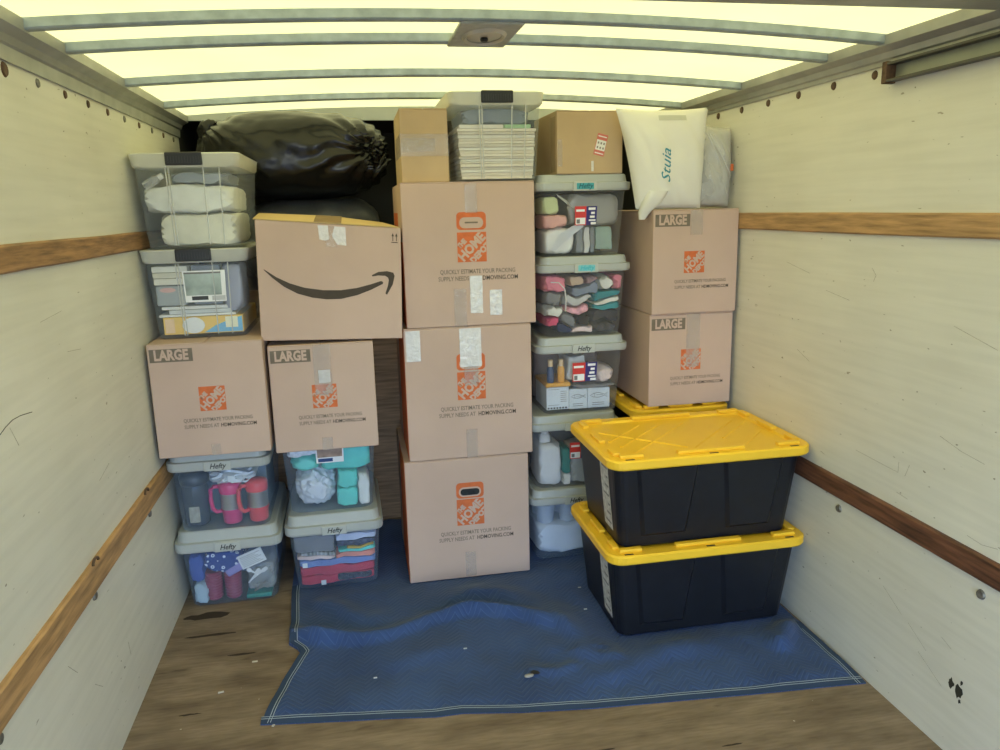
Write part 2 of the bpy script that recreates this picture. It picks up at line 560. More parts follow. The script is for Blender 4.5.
def bow_z(x):
    return 1.976 + 0.044 * (1 - ((x - XC) / HW) ** 2)

floor = struct(box('floor', XL - 0.03, XR + 0.03, YB, YP + 0.02, -0.04, 0.0, FLOOR))
wall_left = struct(box('wall_left', XL - 0.03, XL, YB, YE, 0, 1.99, WALL))
wall_right = struct(box('wall_right', XR, XR + 0.03, YB, YE, 0, 1.99, WALL))
wall_front = struct(box('wall_front', XL, XR, YP, YP + 0.02, 0, 1.20, PLY))
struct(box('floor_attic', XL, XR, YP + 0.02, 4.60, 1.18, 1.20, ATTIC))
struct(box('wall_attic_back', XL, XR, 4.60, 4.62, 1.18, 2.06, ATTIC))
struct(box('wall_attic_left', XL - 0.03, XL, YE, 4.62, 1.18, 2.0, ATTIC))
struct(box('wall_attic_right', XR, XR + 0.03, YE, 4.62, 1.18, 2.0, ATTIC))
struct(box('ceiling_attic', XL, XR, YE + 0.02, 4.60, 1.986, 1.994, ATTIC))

# header strip where the translucent roof ends
bm = bmesh.new()
NX = 24
for i in range(NX):
    xa, xb = XL + 2 * HW * i / NX, XL + 2 * HW * (i + 1) / NX
    vs = bx(bm, xa, xb, YE, YE + 0.02, 1.984, 2.0)
    for v in vs:
        if v.co.z > 1.99:
            v.co.z = bow_z(v.co.x) + 0.03
bmesh.ops.remove_doubles(bm, verts=bm.verts, dist=1e-5)
struct(obj('trim_1', bm, mat('grey_white_header', (0.50, 0.52, 0.50), 0.5)))

# arched translucent roof
bm = bmesh.new()
rows = []
for j, th in enumerate((0.028, 0.031)):
    for y in (YB, YE + 0.02):
        rows.append([bm.verts.new((XL - 0.03 + (2 * HW + 0.06) * i / NX, y,
                                   bow_z(max(XL, min(XR, XL - 0.03 + (2 * HW + 0.06) * i / NX))) + th)) for i in range(NX + 1)])
for i in range(NX):
    bm.faces.new((rows[0][i], rows[0][i + 1], rows[1][i + 1], rows[1][i]))
ceiling = struct(obj('ceiling', bm, ROOF, smooth=True))

def bow(y, wy, h, mt, flat=False):
    bm = bmesh.new()
    prev = None
    for i in range(NX + 1):
        x = XL + 0.02 + (2 * HW - 0.04) * i / NX
        z = bow_z(x)
        if flat:
            h += z - 1.976 if i == 0 else bow_z(x) - bow_z(x - (2 * HW - 0.04) / NX)
            z = 1.976
        vs = [bm.verts.new(p) for p in ((x, y, z + 0.004), (x, y + 0.004, z), (x, y + wy, z), (x, y + wy, z + h), (x, y, z + h))]
        if prev:
            for k in range(5):
                bm.faces.new((prev[k], prev[(k + 1) % 5], vs[(k + 1) % 5], vs[k]))
        else:
            bm.faces.new(vs)
        prev = vs
    bm.faces.new(prev[::-1])
    return obj('roof_bow', bm, mt, ceiling)

for y in (2.075, 2.345, 2.905, 3.465):
    bow(y, 0.030, 0.0255, STEEL)
bow(1.60, 0.085, 0.0255, ALU, True)
for y in (1.05, 0.48, -0.1, -0.65):
    bow(y, 0.030, 0.0255, STEEL)

# aluminium cap rails along both wall tops
def cap_rail(wall, sgn, xw, zl):
    prof = [(0.0, zl), (0.008, zl), (0.010, 1.942), (0.018, 1.946), (0.024, 1.962), (0.050, 1.975), (0.052, 2.003), (0.0, 2.006)]
    bm = bmesh.new()
    a = [bm.verts.new((xw + sgn * d, YB, z)) for d, z in prof]
    b = [bm.verts.new((xw + sgn * d, YE, z)) for d, z in prof]
    N = len(prof)
    for i in range(N):
        bm.faces.new((a[i], a[(i + 1) % N], b[(i + 1) % N], b[i]))
    bm.faces.new(a); bm.faces.new(b[::-1])
    return obj('cap_rail', bm, ALU, wall)
cap_rail(wall_left, 1, XL, 1.908)
cap_rail(wall_right, -1, XR, 1.930)

def rail(wall, x0, x1, z0, z1, mt):
    bm = bmesh.new()
    n = 30
    prev = None
    for i in range(n + 1):
        y = YB + 0.05 + (YE - YB - 0.25) * i / n
        w = 0.0025 * noise.noise(Vector((x0 * 5, y * 3, z0)))
        w2 = 0.0025 * noise.noise(Vector((x0 * 5, y * 2.3 + 9, z0)))
        xi, xo = (x1, x0)
        ch = 0.005 if xi > xo else -0.005
        pts = ((xo, z0 + w), (xi - ch, z0 + w), (xi, z0 + 0.005 + w), (xi, z1 - 0.005 + w2), (xi - ch, z1 + w2), (xo, z1 + w2))
        vs = [bm.verts.new((p[0], y, p[1])) for p in pts]
        if prev:
            for k in range(6):
                bm.faces.new((prev[k], prev[(k + 1) % 6], vs[(k + 1) % 6], vs[k]))
        else:
            bm.faces.new(vs)
        prev = vs
    bm.faces.new(prev[::-1])
    return obj('wooden_rail', bm, mt, wall)

rail(wall_left, XL, XL + 0.014, 1.432, 1.495, WOODBRN)['label'] = 'weathered brown upper wooden tie rail'
rail(wall_left, XL, XL + 0.014, 0.536, 0.618, WOODTAN)['label'] = 'worn tan lower wooden tie rail'
rail(wall_right, XR, XR - 0.014, 1.443, 1.508, WOODTAN)['label'] = 'golden tan upper wooden tie rail'
rail(wall_right, XR, XR - 0.014, 0.562, 0.632, WOODRED)['label'] = 'dark red-brown lower wooden tie rail'

def disc(name, wall, x, sgn, y, z, r, mt, h=0.004):
    bm = bmesh.new()
    n = 14
    a = [bm.verts.new((x, y + r * math.cos(2 * math.pi * i / n), z + r * math.sin(2 * math.pi * i / n))) for i in range(n)]
    b = [bm.verts.new((x + sgn * h, y + r * 0.8 * math.cos(2 * math.pi * i / n), z + r * 0.8 * math.sin(2 * math.pi * i / n))) for i in range(n)]
    for i in range(n):
        bm.faces.new((a[i], a[(i + 1) % n], b[(i + 1) % n], b[i]))
    bm.faces.new(b)
    return obj(name, bm, mt, wall)

BOLT = mat('dull_bolt_metal', (0.17, 0.16, 0.14), 0.5, metal=0.3, nscale=80, namt=0.4)
for k in range(10):
    y = 2.063 + 0.196 * k
    if y < YE - 0.05:
        disc('rivet', wall_left, XL, 1, y, 1.889, 0.012 if k != 0 else 0.018, RUST if k % 2 == 0 or k == 3 else BOLT)
for k in range(6):
    disc('rivet', wall_right, XR, -1, 2.177 + 0.203 * k, 1.912, 0.0135, RUST)
for y in (0.95, 1.583, 2.194, 2.80):
    disc('bolt', wall_right, XR, -1, y, 0.522, 0.014, BOLT, 0.006)
for y in (0.92, 1.53, 2.134, 2.741):
    disc('bolt', wall_left, XL, 1, y, 0.521, 0.014, BOLT, 0.006)

# little tie rings standing on the lower left rail
for y in (2.13, 2.68):
    bm = bmesh.new()
    tube(bm, [(XL + 0.018, y + 0.022 * math.cos(a), 0.620 + 0.014 * math.sin(a)) for a in [math.pi * i / 8 for i in range(9)]], 0.004, 6)
    obj('tie_ring', bm, RUST, wall_left)

# chipped paint and scratches with a shape of their own
def wall_mark(wall, x, sgn, pts, w, mt, name='scratch'):
    bm = bmesh.new()
    tube(bm, [(x + sgn * 0.0002, y, z) for y, z in pts], w, 4)
    return obj(name, bm, mt, wall)
SCR = mat('scuff_brown', (0.30, 0.26, 0.19), 0.8, nscale=50, namt=0.3)
CHIP = mat('bare_dark_chip', (0.03, 0.028, 0.02), 0.8)
def chip(wall, x, y, z, r, seed):
    bm = bmesh.new()
    rs = random.Random(seed)
    vs = [bm.verts.new((x, y + r * (0.5 + 0.7 * rs.random()) * 0.7 * math.cos(2 * math.pi * i / 11),
                        z + r * (0.5 + 0.8 * rs.random()) * math.sin(2 * math.pi * i / 11))) for i in range(11)]
    bm.faces.new(vs)
    return obj('paint_chip', bm, CHIP, wall)
chip(wall_right, XR - 0.0006, 1.648, 0.218, 0.016, 3)
chip(wall_right, XR - 0.0006, 1.618, 0.208, 0.020, 5)
chip(wall_right, XR - 0.0006, 1.612, 0.240, 0.009, 8)
chip(wall_right, XR - 0.0006, 1.612, 0.183, 0.008, 9)
for pts in ([(1.70, 0.33), (1.66, 0.315)], [(1.78, 0.235), (1.68, 0.185)], [(1.83, 0.30), (1.75, 0.255)], [(1.95, 0.36), (1.86, 0.31)],
            [(2.13, 0.75), (2.02, 0.745), (1.93, 0.742)], [(1.93, 0.742), (1.93, 0.775)], [(1.90, 0.74), (1.885, 0.78)],
            [(1.78, 0.90), (1.70, 0.88), (1.62, 0.87)], [(2.35, 1.25), (2.22, 1.23)], [(2.5, 1.02), (2.42, 0.99)],
            [(1.77, 1.21), (1.62, 1.17)], [(2.6, 1.33), (2.45, 1.30)], [(2.12, 1.34), (2.1, 1.32), (2.11, 1.30)],
            [(1.93, 0.62 + 0.06), (1.88, 0.675)], [(1.65, 0.66), (1.60, 0.655), (1.55, 0.665)]):
    wall_mark(wall_right, XR, -1, pts, 0.0005, SCR)
wall_mark(wall_left, XL, 1, [(1.74, 1.096), (1.78, 1.107), (1.817, 1.113), (1.86, 1.112), (1.924, 1.104)], 0.0010, CHIP)
for pts in ([(1.9, 0.45), (1.95, 0.40)], [(2.05, 0.30), (2.1, 0.26)], [(2.3, 0.8), (2.4, 0.82)], [(2.2, 1.2), (2.3, 1.19)], [(2.05, 1.3), (2.2, 1.31)],
            [(1.8, 1.1), (1.83, 1.05)], [(2.35, 0.25), (2.36, 0.20)]):
    wall_mark(wall_left, XL, 1, pts, 0.0005, SCR)

# door track fixed to the right wall
trk = thing('door_track', 'grey metal channel track fixed high on the right wall', 'track', (XR, 2.09, 1.878))
bm = bmesh.new(); bx(bm, -0.004, -0.0005, -3.0, 0, 0, 0.052); obj('back_plate', bm, mat('greenish_track_metal', (0.30, 0.31, 0.26), 0.4, metal=0.4), trk)
bm = bmesh.new(); bx(bm, -0.034, -0.004, -3.0, 0, 0.046, 0.052); obj('upper_flange', bm, mat('dark_track_metal', (0.09, 0.085, 0.07), 0.5, metal=0.3), trk)
bm = bmesh.new(); bx(bm, -0.034, -0.004, -3.0, 0, 0, 0.006); obj('lower_flange', bm, MATS['dark_track_metal'], trk)
bm = bmesh.new(); bx(bm, -0.036, -0.001, -0.010, 0.010, -0.004, 0.056, 0.002); obj('end_bracket', bm, RUST, trk)

# dome lamp between two roof bows
lamp = thing('dome_lamp', 'square grey metal dome lamp fitted between two roof bows', 'lamp', (0.395, 2.235, 2.014))
bm = bmesh.new()
bx(bm, -0.085, 0.085, -0.145, 0.145, 0.0, 0.012, 0.003)
obj('housing', bm, mat('lamp_housing_metal', (0.42, 0.42, 0.37), 0.45, metal=0.1, nscale=30, namt=0.15), lamp)
bm = bmesh.new()
n = 28
lo = [bm.verts.new((0.062 * math.cos(2 * math.pi * i / n), 0.10 * math.sin(2 * math.pi * i / n), 0.0)) for i in range(n)]
mi = [bm.verts.new((0.055 * math.cos(2 * math.pi * i / n), 0.09 * math.sin(2 * math.pi * i / n), -0.008)) for i in range(n)]
inn = [bm.verts.new((0.048 * math.cos(2 * math.pi * i / n), 0.08 * math.sin(2 * math.pi * i / n), -0.002)) for i in range(n)]
for i in range(n):
    bm.faces.new((lo[i], lo[(i + 1) % n], mi[(i + 1) % n], mi[i])); bm.faces.new((mi[i], mi[(i + 1) % n], inn[(i + 1) % n], inn[i]))
obj('bezel', bm, mat('lamp_bezel', (0.62, 0.58, 0.50), 0.3, metal=0.2), lamp, True)
bm = bmesh.new()
lathe(bm, [(0.046, -0.001), (0.03, -0.003), (0.012, -0.004)], 20)
for v in bm.verts: v.co.y *= 1.6
obj('reflector', bm, mat('lamp_reflector', (0.50, 0.44, 0.36), 0.3, metal=0.2), lamp, True)
bm = bmesh.new(); lathe(bm, [(0.010, -0.004), (0.012, -0.009), (0.008, -0.014)], 12); obj('bulb', bm, BLACKPL, lamp, True)

# ground outside, behind the open rear end
struct(box('ground', -30, 30, -40, 30, -1.0, -0.92, mat('grey_asphalt_ground', (0.13, 0.13, 0.13), 0.9, nscale=2, namt=0.15)))

# ================================================================== MOVING BLANKET
def seg_d(px, py, pts):
    best = 9
    bt = 0
    for i in range(len(pts) - 1):
        ax, ay = pts[i]; bx_, by_ = pts[i + 1]
        dx, dy = bx_ - ax, by_ - ay
        t = max(0, min(1, ((px - ax) * dx + (py - ay) * dy) / (dx * dx + dy * dy)))
        qx, qy = ax + t * dx, ay + t * dy
        d = math.hypot(px - qx, py - qy)
        if d < best:
            best = d; bt = (i + t) / (len(pts) - 1); side = py - qy
    return best, bt, side

RIDGES = [
    ([(-0.31, 2.70), (-0.20, 2.625), (-0.098, 2.585), (0.047, 2.595), (0.202, 2.665), (0.361, 2.70), (0.546, 2.64), (0.673, 2.52), (0.744, 2.38)], 0.052, 0.030),
    ([(0.214, 2.80), (0.38, 2.84), (0.50, 2.82), (0.62, 2.69), (0.70, 2.55), (0.717, 2.338), (0.69, 2.20)], 0.032, 0.05),
    ([(-0.25, 2.95), (-0.098, 2.78), (0.032, 2.68)], 0.024, 0.04),
    ([(0.571, 2.16), (0.787, 2.19), (1.0, 2.27), (1.2, 2.29)], 0.016, 0.05),
    ([(1.377, 2.185), (1.48, 2.30), (1.55, 2.42)], 0.040, 0.035),
    ([(0.56, 2.42), (0.75, 2.30), (0.86, 2.28)], 0.020, 0.04),
    ([(0.45, 2.28), (0.60, 2.24), (0.68, 2.27)], 0.016, 0.03),
    ([(0.0, 2.40), (0.2, 2.47), (0.42, 2.45)], 0.012, 0.06),
]
FEET = [(-0.37, 0.06, 3.03, 3.75), (0.14, 0.70, 2.98, 3.75), (0.66, 1.13, 3.05, 3.75), (0.86, 1.56, 2.39, 2.83), (1.08, 1.56, 2.95, 3.75)]
def pw(t, pts):
    for i in range(len(pts) - 1):
        if t <= pts[i + 1][0]:
            a, b = pts[i], pts[i + 1]
            k = (t - a[0]) / (b[0] - a[0])
            return a[1] + (b[1] - a[1]) * k
    return pts[-1][1]
LEFT_X = [(2.18, -0.375), (2.40, -0.325), (2.57, -0.272), (2.60, -0.285), (2.64, -0.318), (2.80, -0.322), (3.04, -0.338), (3.72, -0.35)]
FRONT_Y = [(-0.375, 2.195), (-0.1, 2.155), (0.05, 2.135), (0.177, 2.113), (0.26, 2.112), (0.45, 2.075), (0.676, 2.045), (0.95, 2.022), (1.197, 2.000), (1.40, 1.986), (1.562, 1.974)]
def blanket_z(x, y):
    z = 0.006
    for pts, hgt, wd in RIDGES:
        d, t, side = seg_d(x, y, pts)
        if d < wd * 3:
            fade = min(1, 5 * min(t, 1 - t) + (0.55 if pts is RIDGES[0][0] and t < 0.5 else 0.08))
            w = wd * (1.5 if side > 0 else 0.75)
            z += hgt * fade * (0.8 + 0.5 * noise.noise(Vector((x * 4, y * 4, 7)))) * math.exp(-(d / w) ** 2)
    z += 0.006 * (noise.noise(Vector((x * 5, y * 5, 1.3))) + 0.7 * noise.noise(Vector((x * 12, y * 12, 4)))) + 0.004
    k = 1.0
    for x0, x1, y0, y1 in FEET:
        dd = math.hypot(max(x0 - x, 0, x - x1), max(y0 - y, 0, y - y1))
        k = min(k, min(1, dd / 0.07))
    k *= max(0.0, min(1.0, (y - pw(x, FRONT_Y)) / 0.06))
    return 0.003 + max(0.001, z - 0.003) * k if k < 1 else max(0.004, z)
NU, NV = 170, 150
bm = bmesh.new()
G = []
for j in range(NV + 1):
    v = j / NV
    row = []
    for i in range(NU + 1):
        u = i / NU
        xf = -0.375 + (1.562 + 0.375) * u
        yf = pw(xf, FRONT_Y)
        y = yf + (3.72 - yf) * (v ** 1.25)
        xl = pw(y, LEFT_X)
        x = xl + (1.562 - xl) * u
        row.append((x, y, blanket_z(x, y)))
    G.append(row)
V = [[bm.verts.new(p) for p in r] for r in G]
for j in range(NV):
    for i in range(NU):
        bm.faces.new((V[j][i], V[j][i + 1], V[j + 1][i + 1], V[j + 1][i]))
# hanging hem to the floor along the front and the left
for j in range(NV):
    a, b = G[j][0], G[j + 1][0]
    bm.faces.new((V[j][0], V[j + 1][0], bm.verts.new((b[0], b[1], 0.0006)), bm.verts.new((a[0], a[1], 0.0006))))
for i in range(NU):
    a, b = G[0][i], G[0][i + 1]
    bm.faces.new((V[0][i + 1], V[0][i], bm.verts.new((a[0], a[1], 0.0006)), bm.verts.new((b[0], b[1], 0.0006))))
blanket = obj('moving_blanket', bm, BLUE, smooth=True)
tag(blanket, 'quilted blue moving blanket spread wrinkled over the wooden floor', 'blanket')
def strip(pts_a, pts_b, name, mt, dz, parent):
    bm = bmesh.new()
    A = [bm.verts.new((p[0], p[1], p[2] + dz)) for p in pts_a]
    B = [bm.verts.new((p[0], p[1], p[2] + dz)) for p in pts_b]
    for i in range(len(A) - 1):
        bm.faces.new((A[i], A[i + 1], B[i + 1], B[i]))
    return obj(name, bm, mt, parent, True)
BIND = mat('dark_blue_binding', (0.030, 0.055, 0.115), 0.9)
STITCH = mat('white_stitching', (0.34, 0.40, 0.47), 0.8)
def edge_pts(off, side):
    r = []
    if side == 'front':
        for i in range(NU + 1):
            x, y, z = G[0][i]
            r.append((x, y + off, blanket_z(x, y + off)))
    elif side == 'left':
        for j in range(100):
            x, y, z = G[j][0]
            r.append((x + off, y, blanket_z(x + off, y)))
    else:
        for j in range(45):
            x, y, z = G[j][NU]
            r.append((x - off, y, blanket_z(x - off, y)))
    return r
for side in ('front', 'left', 'right'):
    bnd = strip(edge_pts(0.0, side), edge_pts(0.030, side), 'edge_binding', BIND, 0.0015, blanket)
    strip(edge_pts(0.020, side), edge_pts(0.0228, side), 'stitching', STITCH, 0.0028, bnd)
    strip(edge_pts(0.0285, side), edge_pts(0.0310, side), 'stitching', STITCH, 0.0028, bnd)
# torn spot with dark opening and loose stuffing
bm = bmesh.new()
rs = random.Random(4)
cx, cy = 0.512, 2.240
zc = blanket_z(cx, cy)
bm.faces.new([bm.verts.new((cx + 0.024 * (0.4 + 0.7 * rs.random()) * math.cos(a), cy + 0.016 * (0.5 + 0.6 * rs.random()) * math.sin(a), zc + 0.006))
              for a in [2 * math.pi * i / 12 for i in range(12)]])
obj('torn_hole', bm, DARK, blanket)
bm = lump_bm(0.018, 0.008, 0.005, 3, 0.3, 2, 3, 2)
for v in bm.verts: v.co += Vector((cx - 0.022, cy - 0.014, zc + 0.006))
obj('stuffing', bm, mat('grey_stuffing', (0.35, 0.32, 0.28), 0.9), blanket, True)
# lint specks on the blanket
SPECK = mat('pale_lint', (0.6, 0.6, 0.6), 0.9)
for x, y in ((0.83, 2.80), (0.80, 2.62), (-0.02, 2.35), (0.30, 2.44)):
    box('lint', x, x + 0.012, y, y + 0.004, blanket_z(x, y) + 0.001, blanket_z(x, y) + 0.004, SPECK, blanket)
GOUGE = mat('dark_floor_gouge', (0.045, 0.030, 0.020), 0.9)
for gx, gy, gl, gw in ((-0.66, 2.93, 0.10, 0.035), (-0.62, 2.78, 0.11, 0.012), (-0.48, 2.62, 0.06, 0.008), (-0.60, 2.30, 0.04, 0.006), (0.62, 1.86, 0.05, 0.006), (1.0, 1.80, 0.04, 0.005)):
    rs = random.Random(gx)
    bm = bmesh.new()
    bm.faces.new([bm.verts.new((gx + gl * (0.7 + 0.3 * rs.random()) * math.cos(a), gy + gw * (0.5 + 0.5 * rs.random()) * math.sin(a), 0.0006)) for a in [2 * math.pi * i / 16 for i in range(16)]])
    obj('gouge', bm, GOUGE, floor)
# chips of debris lying on the floor boards
DEB = mat('pale_wood_chip', (0.55, 0.50, 0.42), 0.9)
for k, (x, y) in enumerate(((-0.43, 2.56), (-0.33, 2.19), (0.44, 1.88), (-0.52, 2.40))):
    o = box('wood_chip', -0.009, 0.009, -0.003, 0.003, 0, 0.003, DEB)
    o.location = (x, y, 0.0); o.rotation_euler = (0, 0, k * 1.1)
    tag(o, 'tiny pale chip lying on the bare floor near the blanket', 'wood chip', 'chips on the floor')

# ================================================================== CARTONS
def decal(name, x0, x1, z0, z1, y, mt, parent, th=0.0006):
    return box(name, x0, x1, y - th, y, z0, z1, mt, parent)

def letters(me, x, z, y, parent, k=1.0, name='lettering'):
    o = link(name, me, None, parent)
    o.location = (x, y, z)
    o.scale = (k, 1, k)
    return o

def logo(x, z, s, y, parent):
    q = decal('logo_square', x - s / 2, x + s / 2, z - s / 2, z + s / 2, y, ORANGE, parent)
    t = link('lettering', LOGO_TXT, None, q)
    t.location = (x, y - 0.0011, z)
    t.scale = (s, 1, s)

def carton(label, x0, x1, yf, dep, z0, z1, rz=0.0, mt=CARD, name='cardboard_box', group=None, flaps=True):
    a = math.radians(rz)
    root = thing(name, label, 'box', ((x0 + x1) / 2 - dep / 2 * math.sin(a), yf + dep / 2 * math.cos(a), z0), rz, group)
    w, h = x1 - x0, z1 - z0
    bm = bmesh.new()
    bx(bm, -w / 2, w / 2, -dep / 2, dep / 2, 0, h - (0.004 if flaps else 0), 0.004, 2)
    obj('body', bm, mt, root)
    if flaps:
        for s in (-1, 1):
            bm = bmesh.new()
            a, b = (-w / 2 + 0.001, -0.002) if s < 0 else (0.002, w / 2 - 0.001)
            bx(bm, a, b, -dep / 2 + 0.001, dep / 2 - 0.001, h - 0.004, h, 0.0012)
            obj('flap', bm, mt, root)
    return root, w, h, -dep / 2

def tapes(root, w, h, fy, items):
    for u0, u1, v0, v1, mt in items:
        decal('tape', (u0 - 0.5) * w, (u1 - 0.5) * w, v0 * h, v1 * h, fy - 0.0016, mt, root, 0.0004)

def large_carton(label, x0, x1, yf, dep, z0, z1, rz, tp, lu=0.52, lv=0.50, size=0.092, tu=0.585, group='large moving cartons'):
    root, w, h, fy = carton(label, x0, x1, yf, dep, z0, z1, rz, group=group)
    y = fy - 0.0002
    b = decal('size_panel', -w / 2 + 0.008, -w / 2 + 0.008 + 0.148, h - 0.066, h - 0.018, y, INKGREY, root)
    letters(T_LARGE, -w / 2 + 0.082, h - 0.042, y - 0.0012, b)
    logo((lu - 0.5) * w, lv * h, size, y, root)
    k = w / 0.41
    x = (tu - 0.5) * w
    letters(T_LINE1, x - 0.003, lv * h - size / 2 - 0.034, y - 0.0006, root, k)
    letters(T_LINE2A, x - 0.065 * k, lv * h - size / 2 - 0.058, y - 0.0006, root, k)
    letters(T_LINE2B, x + 0.070 * k, lv * h - size / 2 - 0.058, y - 0.0006, root, k)
    tapes(root, w, h, fy, tp)
    return root

def rrect_pts(cx, cz, hx, hz, r, n=6):
    return [(cx + x, cz + z) for x, z in ring(hx, hz, r, n)]

def xl_carton(label, x0, x1, yf, dep, z0, z1, rz, tp, handle, band):
    root, w, h, fy = carton(label, x0, x1, yf, dep, z0, z1, rz, group='extra large moving cartons')
    y = fy - 0.0002
    lx = 0.014 * w
    logo(lx, 0.555 * h, 0.115, y, root)
    # orange handle frame: outer rounded square with a cardboard oval
    hz = 0.735 * h
    fr = obj('handle_print', poly_front(rrect_pts(lx, hz, 0.058, 0.034, 0.016), y), ORANGE, root)
    obj('handle_oval', poly_front(rrect_pts(lx, hz - 0.007, 0.047, 0.021, 0.020), y - 0.0007), CARD, fr)
    if handle:
        obj('hand_hole', poly_front(rrect_pts(lx, hz - 0.007, 0.040, 0.014, 0.013), y - 0.0014), mat('hand_hole_dark', (0.012, 0.016, 0.018), 0.35, nscale=70, namt=0.8), fr)
    else:
        obj('hand_hole_score', poly_front(rrect_pts(lx, hz - 0.006, 0.026, 0.003, 0.002), y - 0.0014, 0.0003), INKGREY, fr)
    k = 1.2
    zt = 0.385 * h
    x = 0.055 * w
    letters(T_LINE1, x, zt, y - 0.0006, root, k)
    letters(T_LINE2A, x - 0.083, zt - 0.027, y - 0.0006, root, k)
    letters(T_LINE2B, x + 0.082, zt - 0.027, y - 0.0006, root, k)
    # orange printed band on the left side
    for (a0, a1, b0, b1) in band:
        box('orange_band', -w / 2 - 0.0008, -w / 2, fy + a0, fy + a1, b0 * h, b1 * h, ORANGE, root)
    tapes(root, w, h, fy, tp)
    return root

xl_carton('extra large orange-logo carton at the bottom, open hand hole, standing on the blanket', 0.153, 0.672, 3.0, 0.54, 0.007, 0.543, 0.0,
          [(0.46, 0.545, 0.015, 0.22, TAPE)], True, [(0.003, 0.34, 0.01, 0.99)])
xl_carton('extra large orange-logo carton in the middle of its stack, taped at its upper left', 0.176, 0.692, 3.0, 0.54, 0.5445, 1.092, 0.0,
          [(0.015, 0.125, 0.76, 0.985, TAPEW), (0.43, 0.60, 0.70, 0.985, TAPEW), (0.46, 0.55, 0.0, 0.22, TAPE), (0.46, 0.57, 0.56, 0.70, TAPE)], False,
          [(0.003, 0.34, 0.01, 0.99)])
xl_carton('extra large orange-logo carton atop its stack with three tape strips at the foot', 0.192, 0.714, 3.0, 0.54, 1.0935, 1.652, 0.0,
          [(0.365, 0.46, 0.0, 0.265, TAPE), (0.49, 0.585, 0.09, 0.355, TAPEW), (0.64, 0.735, 0.07, 0.25, TAPEW), (0.47, 0.56, 0.79, 0.99, TAPE)], False,
          [(0.003, 0.17, 0.01, 0.60), (0.24, 0.50, 0.62, 0.80)])

large_carton('LARGE moving carton under a clear bin of books, left wall beside it', -0.7510, -0.350, 2.900, 0.62, 0.669, 1.098, 0.0,
             [(0.47, 0.55, 0.0, 0.10, TAPE)], 0.522, 0.51, 0.092, 0.562)
large_carton('LARGE moving carton with clear tape over its logo, under the smile-print carton', -0.338, 0.055, 2.945, 0.62, 0.642, 1.062, 0.2,
             [(0.42, 0.585, 0.53, 0.995, TAPE), (0.45, 0.55, 0.0, 0.12, TAPE), (0.46, 0.57, 0.64, 0.76, TAPEW)], 0.505, 0.515, 0.092, 0.555)
large_carton('LARGE moving carton with white cloth sack on top, beside the right wall', 1.188, 1.557, 2.945, 0.68, 1.107, 1.527, 0.0,
             [(0.43, 0.57, 0.76, 0.995, TAPE)], 0.485, 0.50, 0.088, 0.57)
large_carton('LARGE moving carton standing on yellow tote lids, lower of two', 1.184, 1.553, 2.955, 0.68, 0.7150, 1.1055, 0.0,
             [(0.44, 0.60, 0.42, 0.995, TAPE)], 0.50, 0.50, 0.088, 0.57)

# carton with the printed smile, sagging to the right
root = thing('smile_print_box', 'wide cardboard box printed with a black curved smile arrow', 'box', (-0.093, 3.155, 1.0735))
root.rotation_euler = (0, math.radians(1.9), math.radians(-0.3))
W, Hh, FY = 0.528, 0.448, -0.20
def smx(u): return (u - 0.5) * W
def smz(u, v): return v * (Hh - 0.028 * u)
bm = bmesh.new()
vs = bx(bm, -W / 2, W / 2, -0.2, 0.2, 0, Hh, 0.004, 2)
for v in bm.verts:
    v.co.z = v.co.z / Hh * (Hh - 0.028 * (v.co.x / W + 0.5))
obj('body', bm, CARD, root)
# top flaps: the front pair lift a little
def flap(pts, th=0.003):
    bm = bmesh.new()
    a = [bm.verts.new(p) for p in pts]
    b = [bm.verts.new((p[0], p[1], p[2] + th)) for p in pts]
    bm.faces.new(a[::-1]); bm.faces.new(b)
    for i in range(len(pts)):
        j = (i + 1) % len(pts)
        bm.faces.new((a[i], a[j], b[j], b[i]))
    return bm
zt = lambda x: Hh - 0.028 * (x / W + 0.5)
obj('flap', flap([(-W / 2 - 0.006, -0.2, zt(-W / 2) + 0.001), (W / 2 - 0.004, -0.2, zt(W / 2) + 0.001), (W / 2 - 0.06, 0.0, zt(W / 2) + 0.016), (0.0, 0.0, zt(0) + 0.026), (-W / 2 - 0.006, 0.0, zt(-W / 2) + 0.020)]), CARDTOP, root)
obj('flap', flap([(-W / 2 + 0.004, 0.003, zt(-W / 2) + 0.020), (0.0, 0.003, zt(0) + 0.026), (W / 2 - 0.06, 0.003, zt(W / 2) + 0.016), (W / 2 - 0.004, 0.2, zt(W / 2) + 0.001), (-W / 2 + 0.004, 0.2, zt(-W / 2) + 0.001)]), CARDTOP, root)
bm = flap([(-0.055, -0.201, zt(-0.05) + 0.0046), (0.045, -0.201, zt(0.05) + 0.0046), (0.045, -0.004, zt(0.05) + 0.0290), (-0.055, -0.004, zt(-0.05) + 0.0275)], 0.0005)
obj('tape', bm, TAPET, root)
def sm(px, py):
    u = (px - 30) / 792.0
    v = (705 - py) / 595.0
    return (smx(u), smz(u, v))
up = [(65, 347), (130, 385), (200, 414), (280, 435), (380, 446), (480, 445), (570, 432), (650, 411), (705, 393), (717, 397)]
lo = [(716, 408), (650, 440), (570, 470), (480, 490), (400, 493), (320, 485), (240, 465), (170, 432), (110, 390), (66, 352)]
bm = bmesh.new()
yy = FY - 0.001
A = [bm.verts.new((sm(*p)[0], yy, sm(*p)[1])) for p in up]
B = [bm.verts.new((sm(*p)[0], yy, sm(*p)[1])) for p in lo[::-1]]
for i in range(len(A) - 1):
    bm.faces.new((A[i], A[i + 1], B[i + 1], B[i]))
smile = obj('smile_print', bm, INK, root)
hd_o = [(655, 363), (690, 346), (740, 340), (776, 347), (783, 365), (772, 410), (738, 466)]
